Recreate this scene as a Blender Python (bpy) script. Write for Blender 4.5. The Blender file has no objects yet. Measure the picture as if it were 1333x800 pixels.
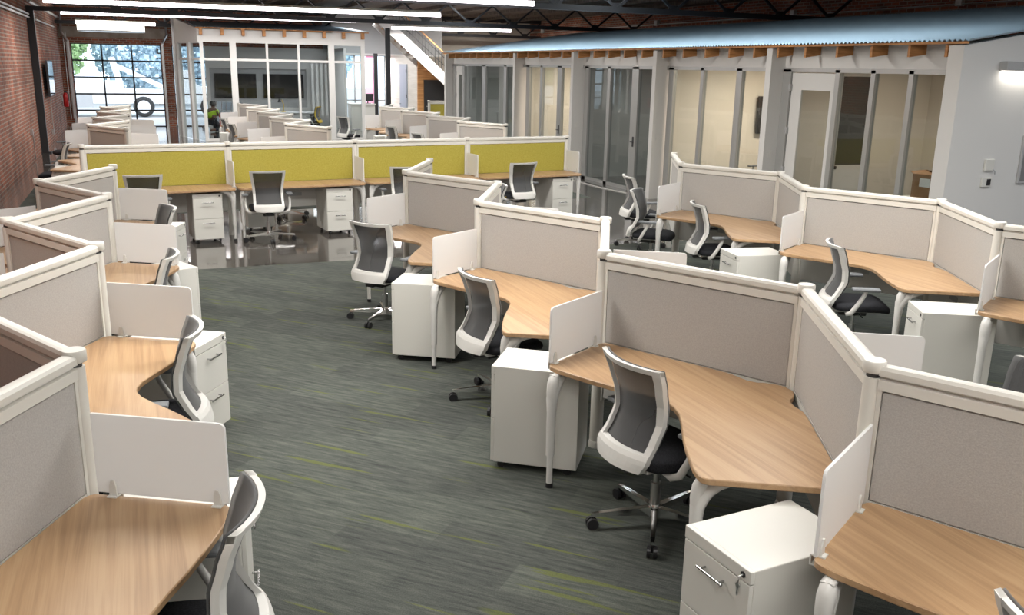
import bpy, bmesh, math, random
from math import sin, cos, pi, radians, atan2, sqrt, hypot
from mathutils import Vector, Matrix
random.seed(7)
SC = bpy.context.scene
COL = SC.collection

# ------------------------------------------------------------------ helpers
class MB:
    """collects shapes, build() links them as ONE mesh object"""
    def __init__(self): self.v = []; self.f = []; self.sm = []
    def add(self, vs, fs, smooth=False):
        n = len(self.v); self.v += [tuple(p) for p in vs]
        for f in fs: self.f.append(tuple(i + n for i in f)); self.sm.append(smooth)
        return self
    def box(self, x0, x1, y0, y1, z0, z1, rz=0, o=(0, 0, 0), b=0.0):
        if b <= 0:
            vs = [(x, y, z) for z in (z0, z1) for y in (y0, y1) for x in (x0, x1)]
            fs = [(0, 2, 3, 1), (4, 5, 7, 6), (0, 1, 5, 4), (1, 3, 7, 5), (3, 2, 6, 7), (2, 0, 4, 6)]
        else:
            bm = bmesh.new(); bmesh.ops.create_cube(bm, size=1)
            for q in bm.verts:
                q.co = Vector(((x0 + x1) / 2 + q.co.x * (x1 - x0), (y0 + y1) / 2 + q.co.y * (y1 - y0), (z0 + z1) / 2 + q.co.z * (z1 - z0)))
            bmesh.ops.bevel(bm, geom=bm.edges[:], offset=b, segments=2, profile=.5, affect='EDGES')
            bm.verts.index_update()
            vs = [tuple(q.co) for q in bm.verts]; fs = [tuple(q.index for q in f.verts) for f in bm.faces]; bm.free()
        c, s = cos(rz), sin(rz)
        vs = [(o[0] + x * c - y * s, o[1] + x * s + y * c, o[2] + z) for x, y, z in vs]
        return self.add(vs, fs)
    def beam(self, p, q, w, h):
        """rectangular bar from p to q, w across (horizontal), h up"""
        p = Vector(p); q = Vector(q); d = (q - p).normalized()
        up = Vector((0, 0, 1)) if abs(d.z) < .95 else Vector((0, 1, 0))
        s = d.cross(up).normalized() * w / 2; u = s.normalized().cross(d) * h / 2
        vs = [a + i * s + j * u for a in (p, q) for i, j in ((-1, -1), (1, -1), (1, 1), (-1, 1))]
        return self.add(vs, [(0, 1, 2, 3), (7, 6, 5, 4), (0, 4, 5, 1), (1, 5, 6, 2), (2, 6, 7, 3), (3, 7, 4, 0)])
    def tube(self, pts, r, n=10, sx=1.0, caps=True, smooth=True):
        pts = [Vector(p) for p in pts]; rs = r if isinstance(r, (list, tuple)) else [r] * len(pts)
        vs = []; ref = None
        for i, p in enumerate(pts):
            a = pts[max(0, i - 1)]; b = pts[min(len(pts) - 1, i + 1)]; d = (b - a).normalized()
            if ref is None:
                ref = Vector((0, 0, 1)) if abs(d.z) < .9 else Vector((1, 0, 0))
            s = d.cross(ref).normalized(); u = s.cross(d).normalized(); ref = u
            for k in range(n):
                t = 2 * pi * k / n; vs.append(p + (s * cos(t) * sx + u * sin(t)) * rs[i])
        fs = [(i * n + k, i * n + (k + 1) % n, (i + 1) * n + (k + 1) % n, (i + 1) * n + k) for i in range(len(pts) - 1) for k in range(n)]
        self.add(vs, fs, smooth)
        if caps:
            self.add(vs[:n], [tuple(range(n))[::-1]]); self.add(vs[-n:], [tuple(range(n))])
        return self
    def lathe(self, prof, o=(0, 0, 0), n=20, smooth=True, axis='z'):
        vs = []
        for r, z in prof:
            for k in range(n):
                t = 2 * pi * k / n; a, b = r * cos(t), r * sin(t)
                if axis == 'z': vs.append((o[0] + a, o[1] + b, o[2] + z))
                elif axis == 'y': vs.append((o[0] + a, o[1] + z, o[2] - b))
                else: vs.append((o[0] + z, o[1] + a, o[2] + b))
        fs = [(i * n + k, i * n + (k + 1) % n, (i + 1) * n + (k + 1) % n, (i + 1) * n + k) for i in range(len(prof) - 1) for k in range(n)]
        self.add(vs, fs, smooth)
        self.add(vs[:n], [tuple(range(n))[::-1]]); self.add(vs[-n:], [tuple(range(n))])
        return self
    def prism(self, poly, z0, z1, b=0.0):
        """vertical prism over a CCW polygon, optionally with a small chamfer on both rims"""
        n = len(poly)
        def inset(d):
            out = []
            for i in range(n):
                p0 = Vector(poly[i - 1]); p = Vector(poly[i]); p1 = Vector(poly[(i + 1) % n])
                a = (p - p0).normalized(); c = (p1 - p).normalized()
                na = Vector((-a.y, a.x)); nc = Vector((-c.y, c.x)); m = na + nc
                if m.length < 1e-6: m = na
                m.normalize(); out.append(p + m * d / max(.4, m.dot(na)))
            return out
        if b > 0:
            I = inset(b); rings = [(I, z0), (poly, z0 + b), (poly, z1 - b), (I, z1)]
        else: rings = [(poly, z0), (poly, z1)]
        vs = [(p[0], p[1], z) for r, z in rings for p in r]; k = len(rings)
        fs = [(i * n + j, i * n + (j + 1) % n, (i + 1) * n + (j + 1) % n, (i + 1) * n + j) for i in range(k - 1) for j in range(n)]
        self.add(vs, fs); self.add([vs[i] for i in range(n)], [tuple(range(n))[::-1]]); self.add(vs[-n:], [tuple(range(n))])
        return self
    def build(self, name, mat, parent=None, kind=None):
        me = bpy.data.meshes.new(name); me.from_pydata(self.v, [], self.f)
        me.polygons.foreach_set('use_smooth', self.sm); me.update()
        me.materials.append(mat)
        o = bpy.data.objects.new(name, me); COL.objects.link(o)
        if parent is not None: o.parent = parent
        if kind: o['kind'] = kind
        return o

def thing(name, label, cat, loc=(0, 0, 0), rz=0, group=None):
    o = bpy.data.objects.new(name, None); COL.objects.link(o); o.empty_display_size = .1
    o.location = loc; o.rotation_euler = (0, 0, rz); o['label'] = label; o['category'] = cat
    if group: o['group'] = group
    return o
def tag(o, label, cat, group=None):
    o['label'] = label; o['category'] = cat
    if group: o['group'] = group
    return o
KIDS = {}
def dup(root, loc, rz, label, group=None, skip=()):
    """copy a thing, its parts and their sub-parts"""
    if root not in KIDS: KIDS[root] = [(c, list(c.children)) for c in root.children]
    r = root.copy(); COL.objects.link(r); r.location = loc; r.rotation_euler = (0, 0, rz); r['label'] = label
    if group: r['group'] = group
    for ch, gs in KIDS[root]:
        if ch.name.split('.')[0] in skip: continue
        c = ch.copy(); COL.objects.link(c); c.parent = r
        for g in gs:
            d = g.copy(); COL.objects.link(d); d.parent = c
    return r

# ------------------------------------------------------------------ materials
def mat(name, col, rough=.5, metal=0, spec=.5, **k):
    m = bpy.data.materials.new(name); m.use_nodes = True
    b = m.node_tree.nodes['Principled BSDF']
    b.inputs['Base Color'].default_value = (*col, 1); b.inputs['Roughness'].default_value = rough
    b.inputs['Metallic'].default_value = metal; b.inputs['Specular IOR Level'].default_value = spec
    if 'emit' in k:
        b.inputs['Emission Color'].default_value = (*k['emit'], 1); b.inputs['Emission Strength'].default_value = k['es']
    return m
def nd(m, t, **k):
    n = m.node_tree.nodes.new(t)
    for a, v in k.items():
        if a.startswith('i_'): n.inputs[a[2:].replace('_', ' ')].default_value = v
        else: setattr(n, a, v)
    return n
def lk(m, a, ao, b, bi): m.node_tree.links.new(a.outputs[ao], b.inputs[bi])
def bsdf(m): return m.node_tree.nodes['Principled BSDF']
def ramp(m, stops):
    r = nd(m, 'ShaderNodeValToRGB'); e = r.color_ramp.elements
    while len(e) < len(stops): e.new(.5)
    for q, (p, c) in zip(e, stops): q.position = p; q.color = (*c, 1)
    return r
def coords(m, scale=(1, 1, 1), rot=(0, 0, 0), src='Object'):
    tc = nd(m, 'ShaderNodeTexCoord'); mp = nd(m, 'ShaderNodeMapping')
    mp.inputs['Scale'].default_value = scale; mp.inputs['Rotation'].default_value = rot
    lk(m, tc, src, mp, 'Vector'); return mp
def noise_mat(name, c0, c1, scale, rough=.6, detail=4, bump=0, p0=.35, p1=.65, sc=(1, 1, 1), rot=(0, 0, 0), metal=0, spec=.5):
    m = mat(name, c0, rough, metal, spec); mp = coords(m, sc, rot)
    n = nd(m, 'ShaderNodeTexNoise', i_Scale=scale, i_Detail=detail); lk(m, mp, 'Vector', n, 'Vector')
    r = ramp(m, [(p0, c0), (p1, c1)]); lk(m, n, 'Fac', r, 'Fac'); lk(m, r, 'Color', bsdf(m), 'Base Color')
    if bump:
        b = nd(m, 'ShaderNodeBump', i_Strength=bump, i_Distance=.004); lk(m, n, 'Fac', b, 'Height'); lk(m, b, 'Normal', bsdf(m), 'Normal')
    return m
def brick_mat(name, axis):
    m = mat(name, (.3, .1, .07), .85); tc = nd(m, 'ShaderNodeTexCoord'); sp = nd(m, 'ShaderNodeSeparateXYZ'); cb = nd(m, 'ShaderNodeCombineXYZ')
    lk(m, tc, 'Object', sp, 'Vector'); lk(m, sp, axis, cb, 'X'); lk(m, sp, 'Z', cb, 'Y')
    b = nd(m, 'ShaderNodeTexBrick', i_Scale=1.0); lk(m, cb, 'Vector', b, 'Vector')
    b.inputs['Brick Width'].default_value = .23; b.inputs['Row Height'].default_value = .078
    b.inputs['Mortar Size'].default_value = .012; b.inputs['Bias'].default_value = 0.0
    b.inputs['Color1'].default_value = (.40, .125, .065, 1); b.inputs['Color2'].default_value = (.19, .07, .048, 1); b.inputs['Mortar'].default_value = (.36, .30, .25, 1)
    n = nd(m, 'ShaderNodeTexNoise', i_Scale=1.3, i_Detail=6.0); lk(m, cb, 'Vector', n, 'Vector')
    r = ramp(m, [(.3, (.55, .5, .48)), (.7, (1.25, 1.2, 1.15))]); lk(m, n, 'Fac', r, 'Fac')
    mx = nd(m, 'ShaderNodeMix', data_type='RGBA', blend_type='MULTIPLY'); mx.inputs[0].default_value = 1
    lk(m, b, 'Color', mx, 6); lk(m, r, 'Color', mx, 7); lk(m, mx, 2, bsdf(m), 'Base Color')
    bp = nd(m, 'ShaderNodeBump', i_Strength=.6, i_Distance=.02); lk(m, b, 'Fac', bp, 'Height'); bp.invert = True
    lk(m, bp, 'Normal', bsdf(m), 'Normal'); return m
def wood_mat(name, c0, c1, c2, axis_scale=(9, .55, 9), rough=.38):
    m = mat(name, c1, rough); mp = coords(m, axis_scale)
    n = nd(m, 'ShaderNodeTexNoise', i_Scale=1.6, i_Detail=5.0, i_Distortion=1.2); lk(m, mp, 'Vector', n, 'Vector')
    mp2 = coords(m, (axis_scale[0] * 9, axis_scale[1] * 3, axis_scale[2] * 9)); n2 = nd(m, 'ShaderNodeTexNoise', i_Scale=2.0, i_Detail=3.0); lk(m, mp2, 'Vector', n2, 'Vector')
    ad = nd(m, 'ShaderNodeMath', operation='MULTIPLY_ADD'); ad.inputs[1].default_value = .35
    lk(m, n2, 'Fac', ad, 0); lk(m, n, 'Fac', ad, 2)
    r = ramp(m, [(.50, c0), (.66, c1), (.82, c2)]); lk(m, ad, 0, r, 'Fac'); lk(m, r, 'Color', bsdf(m), 'Base Color'); return m
def glass_mat(name, tint=(.93, .95, .95), refl=1.0):
    m = bpy.data.materials.new(name); m.use_nodes = True; t = m.node_tree; t.nodes.remove(t.nodes['Principled BSDF'])
    out = t.nodes['Material Output']; tr = nd(m, 'ShaderNodeBsdfTransparent'); tr.inputs['Color'].default_value = (*tint, 1)
    gl = nd(m, 'ShaderNodeBsdfGlossy'); gl.inputs['Roughness'].default_value = .01
    fr = nd(m, 'ShaderNodeFresnel', i_IOR=1.5); mu = nd(m, 'ShaderNodeMath', operation='MULTIPLY', use_clamp=True); mu.inputs[1].default_value = refl
    ge = nd(m, 'ShaderNodeNewGeometry'); inv = nd(m, 'ShaderNodeMath', operation='SUBTRACT'); inv.inputs[0].default_value = 1; lk(m, ge, 'Backfacing', inv, 1)
    m1 = nd(m, 'ShaderNodeMath', operation='MULTIPLY'); lk(m, fr, 'Fac', m1, 0); lk(m, inv, 0, m1, 1); lk(m, m1, 0, mu, 0); mx = nd(m, 'ShaderNodeMixShader'); lk(m, mu, 0, mx, 0); lk(m, tr, 0, mx, 1); lk(m, gl, 0, mx, 2); lk(m, mx, 0, out, 'Surface'); return m

M = {}
M['white'] = mat('white_laminate', (.66, .65, .605), .4)
M['rail'] = mat('white_powder_coat', (.645, .625, .575), .38)
M['legw'] = mat('white_leg_metal', (.66, .65, .625), .35)
M['plastic'] = mat('white_plastic', (.66, .65, .62), .4)
M['fabric'] = noise_mat('grey_panel_fabric', (.375, .360, .342), (.445, .428, .408), 150, .95, 3, bump=.2, p0=.3, p1=.7, spec=.1)
M['yellow'] = noise_mat('yellow_panel_fabric', (.335, .29, .052), (.42, .365, .080), 70, .95, 3, p0=.3, p1=.7, spec=.1)
M['kick'] = mat('grey_modesty_panel', (.62, .61, .58), .5)
M['slot'] = mat('dark_slot', (.06, .06, .06), .6)
M['wood'] = wood_mat('oak_laminate', (.335, .202, .106), (.405, .252, .134), (.455, .297, .163), (13, .5, 13))
M['rafter'] = noise_mat('orange_timber', (.36, .15, .045), (.55, .26, .09), 5, .6, 4, sc=(1, 1, 9))
M['chrome'] = mat('polished_chrome', (.78, .78, .78), .14, 1)
M['handle'] = mat('grey_steel_handle', (.38, .38, .38), .22, 1)
M['steel'] = mat('brushed_steel', (.6, .6, .6), .3, 1)
M['black'] = mat('black_plastic', (.018, .018, .02), .45)
M['seat'] = noise_mat('black_seat_fabric', (.012, .0125, .015), (.026, .027, .032), 160, .85, 2, spec=.2)
M['padgrey'] = mat('grey_arm_pad', (.17, .18, .19), .55)
M['alu'] = mat('grey_aluminium_frame', (.42, .42, .41), .35, .4)
M['glass'] = glass_mat('office_glass', (.86, .89, .89), 1.25)
M['winglass'] = glass_mat('window_glass', (.96, .98, 1), .8)
M['wallw'] = mat('white_wall_paint', (.65, .64, .62), .7)
M['wallbeige'] = mat('cream_wall_paint', (.72, .67, .60), .7)
M['blacksteel'] = mat('black_painted_steel', (.02, .02, .022), .45)
M['screen'] = mat('tv_screen', (.008, .008, .009), .08)
M['concrete'] = mat('polished_concrete', (.1, .09, .08), .12)
M['ceiling'] = noise_mat('dark_timber_deck', (.06, .045, .034), (.15, .115, .085), 3, .85, 4, sc=(1, 8, 1))
M['brickx'] = brick_mat('red_brick_long_wall', 'Y'); M['bricky'] = brick_mat('red_brick_end_wall', 'X')
M['light'] = mat('lit_tube', (1, 1, 1), .5, emit=(1, .93, .98), es=9)
M['drum'] = mat('lit_drum_shade', (1, .97, .9), .5, emit=(1, .95, .84), es=4)
M['warm'] = mat('lit_panel', (1, 1, 1), .5, emit=(1, .9, .75), es=6)
M['red'] = mat('red_paint', (.6, .02, .02), .35)
M['card'] = noise_mat('brown_cardboard', (.30, .16, .075), (.36, .20, .10), 6, .8)
M['paper'] = mat('white_paper', (.8, .8, .78), .7)
M['plank'] = noise_mat('pale_painted_planks', (.60, .55, .47), (.70, .65, .57), 2, .7, 3, sc=(.4, .4, 7))
M['plankwood'] = noise_mat('warm_wood_planks', (.38, .17, .055), (.58, .30, .11), 2.2, .55, 4, sc=(.8, .8, 11))
M['grey'] = mat('mid_grey_paint', (.40, .40, .40), .6)
M['doorgrey'] = mat('blue_grey_door', (.36, .40, .46), .5)
M['stone'] = noise_mat('weathered_stone_lintel', (.25, .21, .17), (.36, .31, .26), 3, .9)
M['skin'] = mat('brown_skin', (.13, .065, .04), .6); M['hair'] = mat('black_hair', (.01, .009, .008), .8)
M['hivis'] = mat('lime_green_cloth', (.42, .68, .04), .8); M['navy'] = mat('dark_trousers', (.018, .02, .028), .85)
M['leafb'] = noise_mat('haze_tinted_leaves', (.42, .56, .64), (.60, .73, .80), 3, .8)  # pale blue of outdoor haze and overexposure mixed into the leaf colour
M['leaf'] = noise_mat('tree_leaves', (.20, .34, .12), (.45, .60, .32), 3, .8)
M['bark'] = mat('bark', (.1, .07, .05), .9); M['road'] = mat('pale_road', (.5, .5, .5), .8); M['tyre'] = mat('tyre_rubber', (.03, .03, .03), .8)
M['truck'] = mat('white_truck_paint', (.8, .8, .8), .3); M['tan'] = mat('tan_chair_mesh', (.45, .36, .2), .7)
M['yellowp'] = mat('yellow_chair_plastic', (.55, .38, .04), .5)
M['pink'] = mat('pink_banner_cloth', (.8, .35, .5), .8)

def acrylic():
    m = mat('frosted_acrylic', (.82, .82, .815), .35); t = m.node_tree; b = bsdf(m); out = t.nodes['Material Output']
    tl = nd(m, 'ShaderNodeBsdfTranslucent'); tl.inputs['Color'].default_value = (.85, .85, .85, 1)
    mx = nd(m, 'ShaderNodeMixShader'); mx.inputs[0].default_value = .28; lk(m, b, 0, mx, 1); lk(m, tl, 0, mx, 2)
    tr = nd(m, 'ShaderNodeBsdfTransparent'); m2 = nd(m, 'ShaderNodeMixShader'); m2.inputs[0].default_value = .06
    lk(m, mx, 0, m2, 1); lk(m, tr, 0, m2, 2); lk(m, m2, 0, out, 'Surface'); return m
M['acrylic'] = acrylic()
def meshback():
    m = mat('charcoal_mesh', (.06, .061, .063), .7); t = m.node_tree; out = t.nodes['Material Output']
    tr = nd(m, 'ShaderNodeBsdfTransparent'); mx = nd(m, 'ShaderNodeMixShader'); mx.inputs[0].default_value = .24
    lk(m, bsdf(m), 0, mx, 1); lk(m, tr, 0, mx, 2); lk(m, mx, 0, out, 'Surface')
    bsdf(m).inputs['Sheen Weight'].default_value = .25; return m
M['mesh'] = meshback()
def concrete():
    m = M['concrete']; mp = coords(m)
    n = nd(m, 'ShaderNodeTexNoise', i_Scale=.7, i_Detail=8.0, i_Roughness=.65); lk(m, mp, 'Vector', n, 'Vector')
    r = ramp(m, [(.3, (.045, .040, .035)), (.55, (.078, .070, .062)), (.75, (.125, .113, .10))]); lk(m, n, 'Fac', r, 'Fac'); lk(m, r, 'Color', bsdf(m), 'Base Color')
    r2 = ramp(m, [(.3, (.05,) * 3), (.8, (.15,) * 3)]); lk(m, n, 'Fac', r2, 'Fac'); lk(m, r2, 'Color', bsdf(m), 'Roughness')
    bsdf(m).inputs['Coat Weight'].default_value = .5; bsdf(m).inputs['Coat Roughness'].default_value = .06
concrete()
def carpet():
    m = mat('streaked_carpet', (.05, .055, .05), .98, 0, .05)
    mp = coords(m, (1, 1, 1), (0, 0, radians(45)))       # streaks run along the diagonal of the room
    a = nd(m, 'ShaderNodeMapping'); a.inputs['Scale'].default_value = (2.3, 24, 1); lk(m, mp, 'Vector', a, 'Vector')
    n = nd(m, 'ShaderNodeTexNoise', i_Scale=1.7, i_Detail=7.0, i_Roughness=.7); lk(m, a, 'Vector', n, 'Vector')
    r = ramp(m, [(.26, (.036, .040, .039)), (.45, (.074, .080, .074)), (.60, (.104, .110, .098)), (.80, (.15, .157, .138))]); lk(m, n, 'Fac', r, 'Fac')
    # every plank gets its own tone
    br = nd(m, 'ShaderNodeTexBrick', i_Scale=1.0); lk(m, mp, 'Vector', br, 'Vector')
    br.inputs['Brick Width'].default_value = 1.0; br.inputs['Row Height'].default_value = .25; br.inputs['Mortar Size'].default_value = 0
    br.inputs['Color1'].default_value = (.85, .85, .86, 1); br.inputs['Color2'].default_value = (1.12, 1.14, 1.1, 1)
    mx = nd(m, 'ShaderNodeMix', data_type='RGBA', blend_type='MULTIPLY'); mx.inputs[0].default_value = 1
    lk(m, r, 'Color', mx, 6); lk(m, br, 'Color', mx, 7)
    # sparse lime streaks woven in
    g = nd(m, 'ShaderNodeMapping'); g.inputs['Scale'].default_value = (1.15, 19, 1); g.inputs['Location'].default_value = (3.1, 1.7, 0); lk(m, mp, 'Vector', g, 'Vector')
    n2 = nd(m, 'ShaderNodeTexNoise', i_Scale=.9, i_Detail=1.0); lk(m, g, 'Vector', n2, 'Vector')
    r2 = ramp(m, [(.665, (0, 0, 0)), (.70, (1, 1, 1))]); lk(m, n2, 'Fac', r2, 'Fac')
    f = nd(m, 'ShaderNodeMapping'); f.inputs['Scale'].default_value = (60, 60, 1); lk(m, mp, 'Vector', f, 'Vector')
    n3 = nd(m, 'ShaderNodeTexNoise', i_Scale=3.0, i_Detail=2.0); lk(m, f, 'Vector', n3, 'Vector')
    mul = nd(m, 'ShaderNodeMath', operation='MULTIPLY'); lk(m, r2, 'Color', mul, 0); mul.inputs[1].default_value = .7
    mx2 = nd(m, 'ShaderNodeMix', data_type='RGBA'); lk(m, mul, 0, mx2, 0); lk(m, mx, 2, mx2, 6); mx2.inputs[7].default_value = (.125, .143, .042, 1)
    r3 = ramp(m, [(.3, (.72,) * 3), (.7, (1.25,) * 3)]); lk(m, n3, 'Fac', r3, 'Fac')
    mx3 = nd(m, 'ShaderNodeMix', data_type='RGBA', blend_type='MULTIPLY'); mx3.inputs[0].default_value = 1; lk(m, mx2, 2, mx3, 6); lk(m, r3, 'Color', mx3, 7)
    lk(m, mx3, 2, bsdf(m), 'Base Color'); return m
M['carpet'] = carpet()
M['corr'] = mat('galvanised_corrugated_metal', (.46, .62, .74), .38, .3)  # bluish reflected sheen worked into the base colour

# ------------------------------------------------------------------ cubicle divider runs
HP = 1.324
def divider(name, label, pts, fab, open_bottom=True):
    root = thing(name, label, 'cubicle divider', (pts[0][0], pts[0][1], 0))
    ox, oy = pts[0]
    for (x, y) in pts:
        x -= ox; y -= oy
        b = MB(); b.lathe([(.036, .02), (.036, HP - .068)], (x, y, 0), 18)
        b.lathe([(.043, .06), (.043, .50), (.040, .52)], (x, y, 0), 18); b.lathe([(.05, 0), (.05, .03), (.044, .05)], (x, y, 0), 18)
        po = b.build('post', M['rail'], root)
        MB().lathe([(.027, HP - .070), (.027, HP - .047)], (x, y, 0), 18).build('collar', M['slot'], po)
        MB().lathe([(.043, HP - .048), (.046, HP - .044), (.046, HP - .006), (.042, HP)], (x, y, 0), 24).build('cap', M['rail'], po)
    for (a, c) in zip(pts[:-1], pts[1:]):
        dx, dy = c[0] - a[0], c[1] - a[1]; L = hypot(dx, dy); rz = atan2(dy, dx); o = (a[0] - ox, a[1] - oy, 0)
        e = .03; b = MB()
        zt = HP - .012
        hp = [(.028, zt - .10), (.028, zt - .058), (.012, zt - .055), (.012, zt - .044), (.031, zt - .041), (.031, zt - .016), (.024, zt - .003), (.009, zt)]; prof = [(-w, z) for w, z in hp[:1]] + hp + [(-w, z) for w, z in hp[:0:-1]]
        n = len(prof); cc, ss = cos(rz), sin(rz)
        vs = [(o[0] + t * cc - w * ss, o[1] + t * ss + w * cc, z) for t in (e, L - e) for w, z in prof]
        b.add(vs, [(i, (i + 1) % n, n + (i + 1) % n, n + i) for i in range(n)] + [tuple(range(n))[::-1], tuple(range(n, 2 * n))])
        b.box(e, e + .018, -.022, .022, .34, zt - .1, rz, o); b.box(L - e - .018, L - e, -.022, .022, .34, zt - .1, rz, o)
        b.box(e + .018, L - e - .018, -.020, .020, .70, .735, rz, o)
        fr = b.build('panel_frame', M['rail'], root)
        MB().box(e + .02, L - e - .02, -.021, .021, .737, zt - .107, rz, o, b=.006).build('fabric_panel', fab, fr)
        k = MB().box(e + .018, L - e - .018, -.017, .017, .36, .69, rz, o, b=.004).build('modesty_panel', M['kick'], root)
        s = MB()
        for sg in (-1, 1): s.box(L / 2 - .09, L / 2 + .09, sg * .0185 - .002, sg * .0185 + .002, .52, .57, rz, o)
        s.build('power_outlet', M['grey'], k)
    return root
def zig(x0, x1, y0, n, step): return [((x0 if i % 2 == 0 else x1), y0 + i * step) for i in range(n)]
S = 1.15
PM = zig(2.627, 3.242, .30, 10, S)      # index 2 is the post nearest the lens in the middle row
PL = zig(-.31, -.925, 1.42, 9, S)
PR = zig(6.17, 6.785, 2.72, 8, S)
divider('cubicle_divider', 'grey fabric zigzag divider running down the centre of the foreground desks', PM, M['fabric'])
divider('cubicle_divider', 'grey fabric zigzag divider nearest the brick wall in the foreground', PL, M['fabric'])
divider('cubicle_divider', 'grey fabric zigzag divider beside the glass fronted offices in the foreground', PR, M['fabric'])
B0, BS = 16.5, 1.09
PMB = zig(3.16, 2.555, B0 + .05, 10, BS); PRB = zig(6.80, 6.18, B0 + .6, 9, 1.12); PLB = zig(-.22, -.83, B0, 9, BS)
divider('cubicle_divider', 'grey zigzag divider behind the yellow panels facing the wide glazed meeting room', PMB, M['fabric'])
divider('cubicle_divider', 'grey zigzag divider behind the yellow panels near the staircase', PRB, M['fabric'])
divider('cubicle_divider', 'grey zigzag divider behind the yellow panels in front of the roll up door', PLB, M['fabric'])
YA = .105; YO = Vector((-.74, 13.22)); YU = Vector((cos(YA), sin(YA))); YN = Vector((sin(YA), -cos(YA)))   # YN points to the camera side
YS = 1.866
PY = [tuple(YO + YU * YS * i) for i in range(5)]
divider('cubicle_divider', 'straight row of four lime yellow fabric divider panels', PY, M['yellow'])

# ------------------------------------------------------------------ desks
def arc(cx, cy, r, a0, a1, n=6): return [(cx + r * cos(radians(a0 + (a1 - a0) * i / n)), cy + r * sin(radians(a0 + (a1 - a0) * i / n))) for i in range(n + 1)]
def corner_round(poly, r, n=6, only=None):
    out = []
    for i, p in enumerate(poly):
        if only is not None and i not in only: out.append(tuple(p)); continue
        p0, p, p1 = Vector(poly[i - 1]), Vector(p), Vector(poly[(i + 1) % len(poly)])
        a = (p0 - p); c = (p1 - p); rr = min(r, a.length * .45, c.length * .45); a.normalize(); c.normalize()
        A, C = p + a * rr, p + c * rr
        for k in range(n + 1):
            t = k / n; out.append(tuple(A * (1 - t) ** 2 + p * 2 * t * (1 - t) + C * t * t))
    return out
DT = .737
def desk_outline():
    d = Vector((-.4715, .8819)); nn = Vector((-.8819, -.4715)); up = []
    for t, b in ((.052, 0), (.10, .0), (.155, .014), (.20, .040), (.25, .046), (.30, .032), (.37, .006), (.45, 0), (1.265, 0)):
        up.append(tuple(d * t + nn * (.026 + b)))
    tip = (-1.145, .80)
    fr = [(-1.118, .70), (-1.075, .60), (-1.02, .48), (-.955, .355), (-.885, .235), (-.825, .12), (-.80, .03)]
    pts = up + [tip] + fr
    k = len(up); pts = corner_round(pts, .055, 6, only=(k - 1, k))
    low = [(x, -y) for x, y in pts][::-1]
    return pts + low          # runs back edge up, round the wing, along the front, back again
def leg_mesh(x, y, ux, uy):
    """curved bracket under the top, oval leg, telescopic foot; (ux,uy) points inboard"""
    b = MB(); q = lambda s, z: (x + ux * s, y + uy * s, z)
    b.tube([q(.30, .697), q(.22, .690), q(.14, .672), q(.075, .645), q(.03, .607), q(.004, .56), q(0, .47), q(0, .21)], [.013, .020, .027, .033, .036, .034, .0275, .0250], 14)
    b.tube([q(.30, .701), q(.0, .701)], .0055, 6, sx=5)
    b.tube([q(.05, .698), q(.03, .685), q(.012, .655), q(0, .60), q(0, .54)], [.022, .031, .035, .033, .028], 14)
    b.tube([q(0, .22), q(0, .03)], .0185, 12)
    return b, q
def make_corner_desk(label):
    t = thing('corner_desk', label, 'desk')
    MB().prism(desk_outline(), DT - .03, DT, .004).build('desktop', M['wood'], t)
    for s in (1, -1):
        b, q = leg_mesh(-1.155 if s > 0 else -1.10, .70 if s > 0 else -.72, .55, .31 * s); l = b.build('leg', M['legw'], t)
        MB().tube([q(0, .035), q(0, 0)], .0225, 12).build('foot', M['black'], l)
    b = MB()
    for s in (1, -1): b.beam((-.13, .10 * s, DT - .046), (-.60, .985 * s, DT - .046), .04, .03)
    b.build('support_rail', M['legw'], t)
    return t
desk0 = make_corner_desk('x')
def make_straight_desk(label):
    # local: x along the divider, -y towards the sitter, divider line at y = 0
    t = thing('straight_desk', label, 'desk')
    W = YS - .05
    poly = [(W / 2, -.035), (-W / 2, -.035), (-W / 2, -.60), (W / 2, -.60)]
    MB().prism(corner_round(poly, .09, 7, only=(2, 3)), DT - .03, DT, .004).build('desktop', M['wood'], t)
    for s in (1, -1):
        b, q = leg_mesh(s * (W / 2 - .036), -.52, -.55 * s, 0); l = b.build('leg', M['legw'], t)
        MB().tube([q(0, .035), q(0, 0)], .0225, 12).build('foot', M['black'], l)
    MB().beam((-W / 2 + .1, -.12, DT - .046), (W / 2 - .1, -.12, DT - .046), .05, .03).build('support_rail', M['legw'], t)
    return t
sdesk0 = make_straight_desk('x')
used = set()
def put(proto, loc, rz, label, group=None, skip=()):
    if proto not in used:
        used.add(proto); KIDS[proto] = [(c, list(c.children)) for c in proto.children]
        if not skip:
            proto.location = loc; proto.rotation_euler = (0, 0, rz); proto['label'] = label
            if group: proto['group'] = group
            return proto
    return dup(proto, loc, rz, label, group, skip)

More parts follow.
